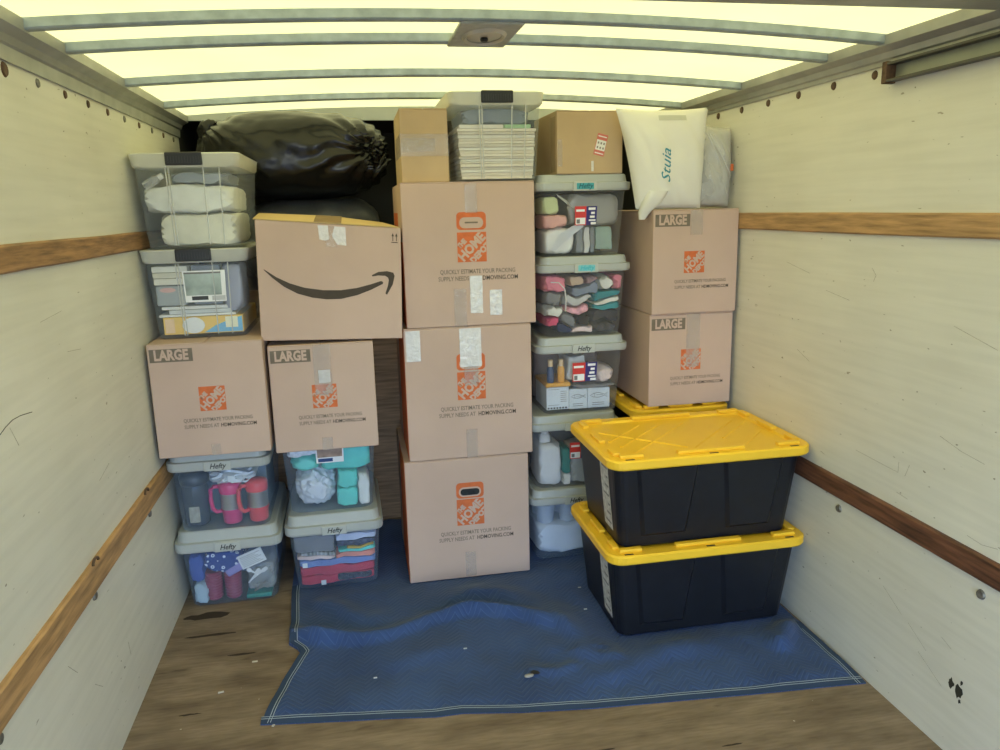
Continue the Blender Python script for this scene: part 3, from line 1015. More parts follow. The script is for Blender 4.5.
hd_i = [(657, 370), (692, 364), (730, 365), (746, 375), (750, 388), (744, 418), (729, 459)]
bm = bmesh.new()
A = [bm.verts.new((sm(*p)[0], yy, sm(*p)[1])) for p in hd_o]
B = [bm.verts.new((sm(*p)[0], yy, sm(*p)[1])) for p in hd_i]
for i in range(len(A) - 1):
    bm.faces.new((A[i], A[i + 1], B[i + 1], B[i]))
obj('arrow_head', bm, INK, smile)
# two small "this way up" arrows
for cx_ in (777, 797):
    bm = poly_front([sm(*p) for p in ((cx_ - 2, 180), (cx_ + 2, 180), (cx_ + 2, 155), (cx_ + 7, 155), (cx_, 138), (cx_ - 7, 155), (cx_ - 2, 155))], yy, 0.0003)
    obj('up_arrow_mark', bm, INK, root)
obj('up_arrow_line', poly_front([sm(*p) for p in ((768, 189), (804, 189), (804, 185), (768, 185))], yy, 0.0003), INK, root)
obj('tape', poly_front([sm(*p) for p in ((365, 120), (420, 118), (425, 185), (405, 195), (372, 190))], yy), TAPEW, root)
obj('tape', poly_front([sm(*p) for p in ((455, 120), (515, 122), (518, 215), (470, 212), (440, 170))], yy), TAPEW, root)
obj('tape', poly_front([sm(*p) for p in ((420, 118), (457, 120), (443, 170), (470, 225), (405, 225), (405, 196), (424, 185))], yy), TAPE, root)

# small tall carton with a band of tape
root, w, h, fy = carton('narrow upright carton with a wide tape band around its middle', 0.204, 0.388, 3.05, 0.34, 1.6535, 1.927, 0.0, CARD2)
decal('tape', -w / 2 - 0.0005, w / 2, h * 0.36, h * 0.66, fy - 0.0004, TAPE, root, 0.0004)
decal('tape', -w / 2 + 0.004, w / 2 - 0.05, h * 0.42, h * 0.60, fy - 0.0009, TAPE, root, 0.0004)
box('tape', -w / 2 - 0.0009, -w / 2 - 0.0002, fy, fy + 0.28, h * 0.36, h * 0.66, TAPE, root)

# scuffed medium carton with a red and white shipping sticker
root, w, h, fy = carton('scuffed brown carton with red and white sticker, on top of clear bins', 0.822, 1.098, 3.06, 0.36, 1.6765, 1.920, 1.0, CARD2)
bm = bmesh.new()
bx(bm, -0.022, 0.022, -0.0008, 0, -0.042, 0.042)
st = obj('sticker', bm, mat('red_print_sticker', (0.62, 0.17, 0.13), 0.6), root)
st.location = (0.045, fy - 0.0004, h * 0.46); st.rotation_euler = (0, math.radians(14), 0)
box('sticker_panel', -0.020, 0.020, -0.0014, -0.0008, -0.022, 0.018, PAPER, st)
box('sticker_panel', -0.018, 0.018, -0.0014, -0.0008, 0.030, 0.034, PAPER, st)
box('sticker_panel', -0.018, 0.018, -0.0014, -0.0008, -0.036, -0.032, PAPER, st)
for sx_ in (-0.012, 0.0, 0.012):
    for sz_ in (-0.012, 0.006):
        box('care_symbol', sx_ - 0.003, sx_ + 0.003, -0.0019, -0.0014, sz_ - 0.004, sz_ + 0.004, mat('grey_symbol_print', (0.25, 0.2, 0.2), 0.6), st)
decal('tape', -w / 2 + 0.002, -w / 2 + 0.022, 0.03, h * 0.55, fy - 0.0004, TAPE, root)
box('tape', -w / 2 - 0.0008, -w / 2 - 0.0002, fy + 0.02, fy + 0.09, 0.01, h - 0.02, TAPET, root)
decal('tape', 0.005, 0.015, 0.01, 0.05, fy - 0.0004, TAPEW, root)

# ================================================================== YELLOW AND BLACK TOTES
def tote(label, cx, cy, z0, rz, bx0=0.322, by0=0.205, tx=0.352, ty=0.238, lx=0.381, ly=0.270, H=0.355, group='black totes with yellow lids', detail=True):
    root = thing('storage_tote', label, 'tote', (cx, cy, z0), rz, group)
    zb = H - 0.040
    bm = bmesh.new()
    loft(bm, [(0.0, bx0 - 0.012, by0 - 0.012, 0.030), (0.010, bx0, by0, 0.034), (zb, tx, ty, 0.042), (zb + 0.002, tx + 0.014, ty + 0.014, 0.05),
              (zb + 0.018, tx + 0.016, ty + 0.016, 0.05)], 5)
    body = obj('body', bm, TOTE, root)
    def fyz(z):   # front wall position at height z
        return -(by0 + (ty - by0) * z / zb)
    def fxz(z):
        return -(bx0 + (tx - bx0) * z / zb)
    # raised trapezoid panels on the front, joined to the sloping wall
    for s in (-1, 1):
        bm = bmesh.new()
        z1, z2 = 0.045, zb - 0.01
        c = s * bx0 * 0.50
        o_ = []
        for z, hw in ((z1, 0.085), (z2, 0.115)):
            o_.append((z, c - hw, c + hw))
        outer = [bm.verts.new((x, fyz(z) + 0.001, z)) for z, x in ((z1, o_[0][1]), (z1, o_[0][2]), (z2, o_[1][2]), (z2, o_[1][1]))]
        inner = [bm.verts.new((x, fyz(z) - 0.011, z)) for z, x in ((z1 + 0.012, o_[0][1] + 0.012), (z1 + 0.012, o_[0][2] - 0.012), (z2, o_[1][2] - 0.012), (z2, o_[1][1] + 0.012))]
        bm.faces.new(inner)
        for i in range(4):
            bm.faces.new((outer[i], outer[(i + 1) % 4], inner[(i + 1) % 4], inner[i]))
        obj('raised_panel', bm, TOTE, root)
    # label on the left end, following its slope
    bm = bmesh.new()
    z1, z2 = 0.05, zb - 0.015
    q = [(z1, -0.11), (z1, -0.02), (z2, -0.02), (z2, -0.11)]
    bm.faces.new([bm.verts.new((fxz(z) - 0.0015, y - 0.04, z)) for z, y in q])
    lb = obj('paper_label', bm, mat('grey_white_label', (0.55, 0.55, 0.54), 0.6, nscale=50, namt=0.3), root)
    for k in range(7):
        zz = z1 + 0.02 + k * (z2 - z1 - 0.04) / 6
        bm = bmesh.new()
        bm.faces.new([bm.verts.new((fxz(z) - 0.0022, y - 0.04, z)) for z, y in ((zz, -0.10), (zz, -0.04 - 0.02 * (k % 3)), (zz + 0.008, -0.04 - 0.02 * (k % 3)), (zz + 0.008, -0.10))])
        obj('printed_line', bm, mat('label_grey_print', (0.22, 0.22, 0.23), 0.6), lb)
    # lid: flange, inner step and ribbed centre
    bm = bmesh.new()
    loft(bm, [(H - 0.040, lx - 0.004, ly - 0.004, 0.058), (H - 0.034, lx, ly, 0.062), (H - 0.012, lx, ly, 0.062), (H - 0.006, lx - 0.006, ly - 0.006, 0.058),
              (H - 0.006, lx - 0.046, ly - 0.046, 0.040), (H - 0.014, lx - 0.054, ly - 0.054, 0.036)], 6)
    lid = obj('lid', bm, YELLOW, root, False)
    def bar(x0, x1, y0, y1, h=0.012):
        bm = bmesh.new(); bx(bm, x0, x1, y0, y1, H - 0.0062, H - 0.0062 + h, 0.003, 2)
        obj('rim_bar', bm, YELLOW, lid)
    e = 0.024
    for sy in (-1, 1):
        ya, yb = sorted((sy * (ly - 0.030 - e), sy * (ly - 0.030)))
        bar(-0.125, 0.125, ya, yb)
        for sx in (-1, 1):
            xa, xb = sorted((sx * (lx - 0.045), sx * (lx - 0.130)))
            bar(xa, xb, ya, yb)
    for sx in (-1, 1):
        xa, xb = sorted((sx * (lx - 0.030 - e), sx * (lx - 0.030)))
        bar(xa, xb, -0.055, 0.055)
        for sy in (-1, 1):
            ya, yb = sorted((sy * (ly - 0.062), sy * (ly - 0.125)))
            bar(xa, xb, ya, yb)
    if detail:
        # diagonal ribs on the sunken centre
        for (ax, ay, bx_, by_) in ((-0.30, -0.02, -0.12, 0.16), (-0.26, -0.17, 0.06, 0.15), (-0.06, -0.19, 0.26, 0.13), (0.14, -0.19, 0.30, -0.03),
                                   (-0.30, 0.10, -0.05, -0.15), (-0.02, 0.17, -0.28, -0.09), (0.30, 0.10, 0.12, -0.08)):
            bm = bmesh.new()
            a, b = Vector((ax, ay, 0)), Vector((bx_, by_, 0))
            n_ = (b - a).normalized().cross(Vector((0, 0, 1))) * 0.006
            zl, zh = H - 0.0142, H - 0.0095
            lo_ = [bm.verts.new((p.x, p.y, zl)) for p in (a - n_, b - n_, b + n_, a + n_)]
            hi_ = [bm.verts.new((p.x, p.y, zh)) for p in (a - n_ * 0.5, b - n_ * 0.5, b + n_ * 0.5, a + n_ * 0.5)]
            bm.faces.new(hi_)
            for i in range(4):
                bm.faces.new((lo_[i], lo_[(i + 1) % 4], hi_[(i + 1) % 4], hi_[i]))
            obj('diagonal_rib', bm, YELLOW, lid)
    # slots in the flange
    for x in (-lx + 0.075, 0.0, lx - 0.075):
        box('slot', x - 0.016, x + 0.016, -ly + 0.013, -ly + 0.021, H - 0.0062, H - 0.0052, DARK, lid)
    return root

tote('black tote with yellow lid standing on the blanket, lower of two', 1.188, 2.606, 0.008, 0.0)
tote('black tote with yellow lid resting on another tote, bare lid in view', 1.188, 2.608, 0.3536, 0.0)
tote('black tote with yellow lid on the floor behind the front totes', 1.338, 3.33, 0.008, 90, 0.325, 0.162, 0.350, 0.190, 0.388, 0.224, detail=False)
tote('black tote with yellow lid carrying the LARGE cartons, behind the front totes', 1.338, 3.33, 0.3536, 90, 0.325, 0.162, 0.350, 0.190, 0.388, 0.224, detail=False)

# ================================================================== CLEAR BINS
class Bin: pass

def lidded_bin(label, xc, yf, z0, rz=0.0, clr=BINGRY, text=T_BIN, badge=None, lid=True, H=0.335, hw0=0.166, hw1=0.186, lw=0.202, hd0=0.235, hd1=0.258, group='clear bins with sage grey lids', lh=0.056):
    """see-through bin, flat grey-green lid with a step; yf is where the base front stands"""
    b = Bin()
    b.hw0, b.hw1, b.hd0, b.hd1 = hw0, hw1, hd0, hd1
    b.top = H - lh if lid else H - 0.001
    a = math.radians(rz)
    b.root = thing('storage_bin', label, 'bin', (xc - hd0 * math.sin(a), yf + hd0 * math.cos(a), z0), rz, group)
    bm = bmesh.new()
    loft(bm, [(0.0, hw0 - 0.010, hd0 - 0.010, 0.035), (0.008, hw0, hd0, 0.040), (b.top, hw1, hd1, 0.044)], 5, True, False)
    obj('body', bm, clr, b.root, True)
    if lid:
        ld = hd1 + (lw - hw1)
        bm = bmesh.new()
        fl = lh * 0.40
        loft(bm, [(b.top - 0.008, lw - 0.003, ld - 0.003, 0.040), (b.top, lw, ld, 0.041), (b.top + fl, lw, ld, 0.041), (b.top + fl + 0.003, lw - 0.012, ld - 0.012, 0.038),
                  (H - 0.004, lw - 0.017, ld - 0.017, 0.036), (H, lw - 0.021, ld - 0.021, 0.034)], 5)
        L_ = obj('lid', bm, SAGE, b.root)
        bm = bmesh.new()
        bx(bm, -0.050, 0.050, -ld - 0.006, -ld + 0.002, b.top - 0.010, b.top + 0.028, 0.002)
        la = obj('latch', bm, SAGEB, b.root)
        if badge:
            obj('badge', poly_front(rrect_pts(0, b.top + 0.009, 0.036, 0.012, 0.003), -ld - 0.0062), badge, la)
        letters(text, 0.0, b.top + 0.009, -ld - 0.0072, la)
    return b

def latch_bin(label, xc, yf, z0, rz, H=0.335):
    """taller clear bin with milky rim and a black latch handle on its end"""
    b = Bin()
    b.hw0, b.hw1, b.hd0, b.hd1 = 0.160, 0.178, 0.250, 0.268
    b.top = H - 0.042
    lw, ld = 0.188, 0.278
    a = math.radians(rz)
    b.root = thing('storage_bin', label, 'bin', (xc - b.hd0 * math.sin(a), yf + b.hd0 * math.cos(a), z0), rz, 'clear bins with black latches')
    bm = bmesh.new()
    loft(bm, [(0.0, b.hw0 - 0.008, b.hd0 - 0.008, 0.028), (0.006, b.hw0, b.hd0, 0.032), (b.top, b.hw1, b.hd1, 0.038)], 5, True, False)
    obj('body', bm, BINCLR, b.root, True)
    bm = bmesh.new()
    loft(bm, [(b.top - 0.008, lw - 0.008, ld - 0.008, 0.040), (b.top, lw - 0.003, ld - 0.003, 0.034), (H - 0.016, lw, ld, 0.034), (H - 0.004, lw + 0.003, ld + 0.003, 0.035), (H, lw - 0.004, ld - 0.004, 0.033),
              (H - 0.010, lw - 0.020, ld - 0.020, 0.036)], 5)
    obj('lid', bm, MILKY, b.root, True)
    hdl = bmesh.new()
    bx(hdl, -0.062, 0.062, -ld - 0.012, -ld + 0.004, H - 0.044, H + 0.001, 0.004, 2)
    hd_ = obj('latch', hdl, BLACKPL, b.root)
    for k in range(12):
        x = -0.052 + k * 0.104 / 11
        box('grip_rib', x - 0.0015, x + 0.0015, -ld - 0.0138, -ld - 0.0118, H - 0.036, H - 0.014, BLACKPL, hd_)
    for x in (-0.068, -0.058, 0.060, 0.115):
        bm = bmesh.new()
        z1, z2 = 0.012, b.top - 0.010
        def fy(z): return -(b.hd0 + (b.hd1 - b.hd0) * z / b.top)
        tube(bm, [(x * 0.93, fy(z1) - 0.001, z1), (x, fy(z2) - 0.001, z2)], 0.0022, 5)
        obj('rib', bm, RIBM, b.root)
    return b

def loc_in(b, x, y, z):
    a = b.root.rotation_euler.z
    l = b.root.location
    return Vector((l.x + x * math.cos(a) - y * math.sin(a), l.y + x * math.sin(a) + y * math.cos(a), l.z + z))

def spot(b, u0, u1, v0, v1, d0, d1):
    """box inside a bin: u across, v up, d metres back from the front wall"""
    z0, z1 = 0.010 + v0 * (b.top - 0.026), 0.010 + v1 * (b.top - 0.026)
    zz = z0 / b.top
    w = b.hw0 + (b.hw1 - b.hw0) * zz - 0.010
    f = -(b.hd0 + (b.hd1 - b.hd0) * zz) + 0.008
    return (2 * u0 - 1) * w, (2 * u1 - 1) * w, f + d0, min(f + d1, b.hd0 - 0.012), z0, z1

def place(o, b, x, y, z, rx=0, ry=0, rz=0):
    o.location = loc_in(b, x, y, z)
    o.rotation_euler = (math.radians(rx), math.radians(ry), b.root.rotation_euler.z + math.radians(rz))
    return o

SEED = [0]
def keep_in(b, p, gap=0.005):
    """push a local point inside the rounded inner wall of its bin"""
    k = max(0.0, min(1.0, p.z / b.top))
    hw = b.hw0 + (b.hw1 - b.hw0) * k - gap
    hd = b.hd0 + (b.hd1 - b.hd0) * k - gap
    r = 0.038
    p.x = max(-hw, min(hw, p.x)); p.y = max(-hd, min(hd, p.y))
    ex_, ey_ = abs(p.x) - (hw - r), abs(p.y) - (hd - r)
    if ex_ > 0 and ey_ > 0:
        d = math.hypot(ex_, ey_)
        if d > r:
            p.x = math.copysign(hw - r + ex_ * r / d, p.x)
            p.y = math.copysign(hd - r + ey_ * r / d, p.y)
    p.z = max(0.009, min(b.top - 0.010, p.z))

def soft(b, name, label, cat, u0, u1, v0, v1, mt, d0=0.0, d1=0.32, amp=0.10, ex=3.2, freq=1.5, ry=0, sub=4, crease=0.0, group=None, fold=0.010, fdir=None, over=1.10, warp=0.006):
    SEED[0] += 1
    x0, x1, y0, y1, z0, z1 = spot(b, u0, u1, v0, v1, d0, d1)
    hx, hy, hz = (x1 - x0) / 2, (y1 - y0) / 2, (z1 - z0) / 2
    f = min(fold, hz * 0.45, hx * 0.45)
    if ex > 2.45:
        ex = ex * 1.35
        over = 1.15
    bm = lump_bm(hx * over, hy * over, hz * over, SEED[0], amp, ex, freq, sub, crease, f, fdir)
    cx_, cy_ = (x0 + x1) / 2, (y0 + y1) / 2
    # pressed against its neighbours: a shared waviness moves touching borders together
    for v in bm.verts:
        p = Vector((max(-hx, min(hx, v.co.x)) + cx_, max(-hy, min(hy, v.co.y)) + cy_, max(-hz, min(hz, v.co.z)) + hz + z0))
        if warp and not ry:
            q = Vector((p.x * 17, 3.0 + b.root.location.z * 9, p.z * 17))
            fx = max(0.0, min(1.0, (b.hw0 - abs(p.x)) / 0.03))
            fz = max(0.0, min(1.0, (p.z - 0.008) / 0.02, (b.top - 0.012 - p.z) / 0.02))
            p.x += warp * fx * noise.noise(q) * 1.6
            p.z += warp * fz * noise.noise(q + Vector((31, 7, 11))) * 1.6
        if not ry:
            keep_in(b, p)
        v.co = Vector((p.x - cx_, p.y - cy_, p.z - z0))
    o = obj(name, bm, mt, None, True)
    place(o, b, cx_, cy_, z0, 0, ry)
    return tag(o, label, cat, group)

def hard(b, name, label, cat, u0, u1, v0, v1, mt, d0=0.0, d1=0.25, bev=0.003, ry=0, rz=0, group=None, empty=False):
    x0, x1, y0, y1, z0, z1 = spot(b, u0, u1, v0, v1, d0, d1)
    hx, hy, h = (x1 - x0) / 2, (y1 - y0) / 2, z1 - z0
    bm = bmesh.new()
    bx(bm, -hx, hx, -hy, hy, 0, h, min(bev, h * 0.3), 2)
    if empty:
        t = thing(name, label, cat, (0, 0, 0), 0, group)
        obj('body', bm, mt, t)
        o = t
    else:
        o = tag(obj(name, bm, mt), label, cat, group)
    place(o, b, (x0 + x1) / 2, (y0 + y1) / 2, z0, 0, ry, rz)
    return o, hx, hy, h

def cm(name, r, g, b, rough=0.8, nscale=12, namt=0.12, bump=0.35, bscale=22, spec=0.2):
    return mat(name, srgb(r, g, b), rough, nscale=nscale, namt=namt, bump=bump, bscale=bscale, spec=spec)

def print_panel(b, u0, u1, v0, v1, mt, name='paper_label', parent=None, off=0.0):
    """flat label stuck on the sloping front wall of a bin, inside it"""
    z0, z1 = v0 * b.top, v1 * b.top
    bm = bmesh.new()
    pts = []
    for u, z in ((u0, z0), (u1, z0), (u1, z1), (u0, z1)):
        w = b.hw0 + (b.hw1 - b.hw0) * z / b.top
        f = -(b.hd0 + (b.hd1 - b.hd0) * z / b.top)
        pts.append(bm.verts.new(((2 * u - 1) * w, f - 0.0008 - off, z)))
    bm.faces.new(pts)
    return obj(name, bm, mt, parent or b.root)

WHITE = cm('white_cotton', 226, 226, 220)
CREAM = cm('cream_wrapped_cloth', 222, 218, 200, 0.5, bump=0.5)
GREYC = cm('grey_cotton', 128, 128, 132)
DGREY = cm('charcoal_cotton', 52, 52, 60)
BLACKC = cm('black_cotton', 26, 26, 32)
NAVY = cm('navy_cotton', 40, 48, 84)
PINK = cm('pink_cotton', 232, 138, 155)
HOTPINK = cm('hot_pink_cotton', 214, 82, 120)
TEALC = cm('teal_cotton', 60, 150, 158)
MINT = cm('mint_plastic_wrap', 120, 224, 208, 0.4, spec=0.5)
MINT2 = cm('mint_towel', 105, 214, 200, 0.6)
RED = cm('red_cotton', 205, 62, 80)
CORAL = cm('coral_cotton', 236, 150, 130)
YELC = cm('mustard_cotton', 205, 170, 70)
PERI = cm('periwinkle_cotton', 120, 140, 195)
BEIGE = cm('beige_cotton', 205, 180, 160)
STICKRED = mat('sticker_red', srgb(205, 60, 55), 0.5)
STICKNAVY = mat('sticker_navy', srgb(48, 44, 110), 0.5)
STICKWHITE = mat('sticker_white', srgb(235, 235, 235), 0.5)
STICKGREY = mat('sticker_grey', srgb(120, 118, 115), 0.5)

def brand_sticker(b, u0=0.44, u1=0.71, v0=0.47, v1=0.74):
    um = u0 + (u1 - u0) * 0.52
    s = print_panel(b, u0, um, v0, v1, STICKRED)
    dv = v1 - v0
    print_panel(b, u0 + 0.01, um - 0.01, v0 + dv * 0.05, v0 + dv * 0.40, STICKWHITE, 'label_panel', s, 0.0005)
    print_panel(b, u0 + 0.02, u0 + 0.06, v0 + dv * 0.10, v0 + dv * 0.32, STICKGREY, 'label_panel', s, 0.001)
    print_panel(b, u0 + 0.015, um - 0.02, v0 + dv * 0.72, v0 + dv * 0.84, STICKWHITE, 'label_panel', s, 0.0005)
    n = print_panel(b, um, u1, v0, v1, STICKNAVY)
    for a0, a1, c0, c1 in ((0.2, 0.85, 0.80, 0.93), (0.45, 0.8, 0.58, 0.70), (0.35, 0.8, 0.38, 0.50), (0.25, 0.9, 0.22, 0.30), (0.45, 0.95, 0.03, 0.16)):
        print_panel(b, um + (u1 - um) * a0, um + (u1 - um) * a1, v0 + dv * c0, v0 + dv * c1, STICKWHITE, 'label_panel', n, 0.0005)

# ---------------------------------------------------------------- left stack
bD = lidded_bin('clear bin with ribbed red cups, on the bare floor by the left wall', -0.558, 3.015, 0.0, 0.2, BINBLU, lw=0.205, lh=0.076)
bC = lidded_bin('clear bin holding two pink mugs, under a LARGE carton', -0.559, 2.985, 0.3352, 0.0, BINBLU, lw=0.192, hw1=0.178, lh=0.066, H=0.3335)
bB = latch_bin('clear black-latched bin of books and boxes, carrying another clear bin', -0.571, 3.01, 1.0985, 0.0, H=0.332)
bA = latch_bin('clear black-latched bin of white bundles, topmost by the left wall', -0.566, 2.995, 1.4322, -0.3, H=0.336)

# A: white bundles in film, small clear bottle
soft(bA, 'wrapped_bundle', 'lower white folded bundle inside the topmost left bin', 'bundle', 0.12, 1.0, 0.0, 0.43, CREAM, 0.0, 0.42, 0.06, 3.4, 1.3, crease=0.25, group='white bundles in the topmost left bin')
soft(bA, 'wrapped_bundle', 'upper white puffy bundle inside the topmost left bin', 'bundle', 0.0, 0.96, 0.44, 0.80, WHITE, 0.0, 0.42, 0.07, 3.0, 1.3, crease=0.2, group='white bundles in the topmost left bin')
soft(bA, 'grey_wrap', 'thin grey film bag lying over white bundles in a bin', 'bag', 0.30, 0.90, 0.81, 0.98, mat('grey_bag_film', srgb(150, 155, 160), 0.3, bump=0.5, bscale=20), 0.02, 0.36, 0.12, 2.6, 2)
bt = thing('plastic_bottle', 'small clear bottle with white cap beside white bundles', 'bottle')
bm = bmesh.new(); lathe(bm, [(0.012, 0), (0.016, 0.003), (0.016, 0.05), (0.010, 0.058), (0.010, 0.062)], 14); obj('body', bm, FILM, bt, True)
bm = bmesh.new(); lathe(bm, [(0.0105, 0.060), (0.0105, 0.075), (0.006, 0.077)], 14); obj('cap', bm, PAPER, bt, True)
place(bt, bA, -0.15, -0.245, 0.222, 0, 60)

# B: books, boxes, papers
hard(bB, 'tray_box', 'yellow and blue printed flat box at the foot of a clear bin', 'box', 0.04, 0.99, 0.02, 0.27, mat('yellow_print_card', srgb(240, 200, 105), 0.5), 0.0, 0.40)
ob = bpy.data.objects['tray_box']
def front_patch(o, hx, hy, pts, mt, name, off=0.0012):
    return obj(name, poly_front(pts, -hy - off, 0.0004), mt, o)
x0, x1, y0, y1, z0, z1 = spot(bB, 0.04, 0.99, 0.02, 0.27, 0.0, 0.40)
hx, hy, h = (x1 - x0) / 2, (y1 - y0) / 2, z1 - z0
front_patch(ob, hx, hy, [(0.0, 0.004), (hx - 0.004, 0.004), (hx - 0.004, h - 0.004), (hx * 0.55, h * 0.65), (hx * 0.3, h * 0.45)], mat('sky_blue_print', srgb(120, 185, 225), 0.5), 'blue_print')
front_patch(ob, hx, hy, [(-hx * 0.25 + 0.040 * math.cos(a), h * 0.5 + h * 0.46 * math.sin(a)) for a in [2 * math.pi * i / 20 for i in range(20)]], STICKWHITE, 'white_roundel', 0.0020)
front_patch(ob, hx, hy, [(-hx * 0.95, h * 0.1), (-hx * 0.72, h * 0.1), (-hx * 0.72, h * 0.9), (-hx * 0.95, h * 0.9)], mat('pale_peach_print', srgb(240, 205, 165), 0.5), 'peach_print')
front_patch(ob, hx, hy, [(hx * 0.55, h * 0.30), (hx * 0.86, h * 0.30), (hx * 0.86, h * 0.92), (hx * 0.55, h * 0.92)], mat('cream_print', srgb(240, 235, 205), 0.5), 'cream_print', 0.0020)
hard(bB, 'sketch_pad', 'long white pad lying on the yellow and blue box', 'pad', 0.02, 0.90, 0.275, 0.31, PAPER, 0.0, 0.38, 0.001)
hard(bB, 'notebook', 'white notebook with grey cover on the long pad', 'notebook', 0.14, 0.86, 0.315, 0.37, mat('pale_grey_cover', srgb(205, 208, 210), 0.5), 0.0, 0.36, 0.001)
hard(bB, 'notebook', 'narrow white notebook, topmost of the paper pile', 'notebook', 0.06, 0.84, 0.375, 0.42, PAPER, 0.004, 0.34, 0.001)
tub, thx, thy, th_ = hard(bB, 'plastic_tub', 'grey plastic tub with pinkish oval mark beside books', 'tub', 0.02, 0.36, 0.43, 0.72, mat('grey_tub_plastic', srgb(165, 170, 172), 0.35), 0.0, 0.30, 0.008, empty=True)
obj('oval_mark', poly_front([(-0.01 + 0.028 * math.cos(a), th_ * 0.78 + 0.009 * math.sin(a)) for a in [2 * math.pi * i / 18 for i in range(18)]], -thy - 0.001), mat('pinkish_print', srgb(220, 175, 168), 0.5), tub)
for k, (v0, v1, c) in enumerate(((0.73, 0.82, (225, 220, 205)), (0.825, 0.90, (214, 208, 190)), (0.905, 0.985, (226, 224, 214)))):
    hard(bB, 'paperback_book', ('lower', 'middle', 'upper')[k] + ' cream book of the short stack on the grey tub', 'book', 0.03, 0.40, v0, v1, mat('cream_book_%d' % k, srgb(*c), 0.6), 0.002, 0.25, 0.002, group='cream books in a clear bin')
pic = print_panel(bB, 0.36, 0.79, 0.47, 0.87, STICKWHITE)
print_panel(bB, 0.375, 0.745, 0.555, 0.845, mat('grey_green_picture', srgb(160, 172, 168), 0.5, nscale=14, namt=0.35), 'picture', pic, 0.0005)
print_panel(bB, 0.375, 0.745, 0.83, 0.852, STICKGREY, 'label_panel', pic, 0.001)
print_panel(bB, 0.43, 0.60, 0.495, 0.545, mat('dark_picture_print', srgb(60, 60, 62), 0.5), 'label_panel', pic, 0.001)
print_panel(bB, 0.64, 0.78, 0.485, 0.545, mat('pale_label_text', srgb(190, 190, 190), 0.5), 'label_panel', pic, 0.001)
hard(bB, 'grey_folder', 'grey upright folder behind the picture label', 'folder', 0.42, 0.74, 0.43, 0.98, mat('grey_folder_card', srgb(150, 155, 162), 0.5), 0.03, 0.10, 0.002)
soft(bB, 'film_bag', 'lilac grey plastic film bag stuffed upright beside the picture label', 'bag', 0.76, 1.0, 0.33, 0.98, mat('lilac_grey_film', srgb(150, 152, 168), 0.25, bump=0.5, bscale=25, spec=0.6), 0.0, 0.20, 0.10, 3.4, 2.2, crease=0.3)

# C: jug, mugs, bag with string handles
jug = thing('drink_jug', 'dark grey see-through jug beside two pink mugs', 'jug')
bm = bmesh.new(); lathe(bm, [(0.040, 0), (0.046, 0.005), (0.050, 0.12), (0.050, 0.15), (0.042, 0.17)], 22)
obj('body', bm, clear('smoky_plastic', (0.55, 0.60, 0.66), 0.35, (0.16, 0.19, 0.23), 0.15, 0.3), jug, True)
bm = bmesh.new(); lathe(bm, [(0.052, 0.168), (0.056, 0.172), (0.056, 0.20), (0.046, 0.212), (0.030, 0.214)], 22)
obj('lid', bm, mat('smoky_lid', srgb(70, 80, 92), 0.3), jug, True)
bm = bmesh.new(); bx(bm, -0.020, 0.020, -0.0545, -0.049, 0.02, 0.085, 0.002); obj('label', bm, mat('beige_jug_label', srgb(170, 165, 150), 0.5, nscale=60, namt=0.2), jug)
place(jug, bC, -0.114, -0.165, 0.012)
def mug(label, x, colr, name, rz=0):
    t = thing('travel_mug', label, 'mug', group='pink mugs')
    mt = mat(name, srgb(*colr), 0.35, spec=0.5)
    bm = bmesh.new(); lathe(bm, [(0.032, 0), (0.036, 0.004), (0.038, 0.045), (0.042, 0.052), (0.042, 0.060)], 26); obj('base', bm, mt, t, True)
    bm = bmesh.new(); lathe(bm, [(0.0405, 0.060), (0.0405, 0.125)], 26); obj('steel_band', bm, mat('brushed_steel', (0.55, 0.54, 0.53), 0.28, metal=0.9, nscale=30, namt=0.1, stretch=(1, 1, 20)), t, True)
    bm = bmesh.new(); lathe(bm, [(0.042, 0.125), (0.043, 0.13), (0.044, 0.158), (0.040, 0.166), (0.020, 0.172)], 26); obj('lid', bm, mt, t, True)
    bm = bmesh.new()
    pts = [(-0.036, 0, 0.150), (-0.062, -0.004, 0.152), (-0.074, -0.006, 0.140), (-0.076, -0.006, 0.10), (-0.072, -0.006, 0.062), (-0.058, -0.004, 0.046), (-0.036, 0, 0.048)]
    tube(bm, pts, 0.0085, 8)
    obj('handle', bm, mt, t, True)
    place(t, bC, x, -0.183, 0.012, 0, 0, rz)
mug('hot pink mug with steel band and handle, next to the grey jug', 0.022, (228, 66, 128), 'hot_pink_plastic')
mug('coral pink mug with steel band and handle, next to the hot pink one', 0.123, (236, 88, 96), 'coral_pink_plastic', 24)
soft(bC, 'plastic_bag', 'crumpled white plastic bag lying over the pink mugs', 'bag', 0.34, 0.86, 0.70, 0.94, mat('white_bag_film', srgb(222, 226, 230), 0.3, bump=0.6, bscale=30, spec=0.6), 0.0, 0.22, 0.25, 2.2, 3, crease=0.5)
bm = bmesh.new()
tube(bm, [(-0.03, 0, 0.03), (0.02, -0.004, 0.012), (0.06, -0.006, 0.008), (0.075, -0.006, 0.018), (0.05, -0.002, 0.028), (0.0, 0, 0.034)], 0.004, 6)
o = obj('bag_handle', bm, MATS['white_bag_film'], bpy.data.objects['plastic_bag'], True); o.location = (0.0, -0.085, 0.0)
hard(bC, 'grey_carton', 'plain grey carton at the back of the pink mug bin', 'box', 0.02, 0.98, 0.0, 0.80, mat('blue_grey_card', srgb(120, 135, 152), 0.6), 0.16, 0.42)

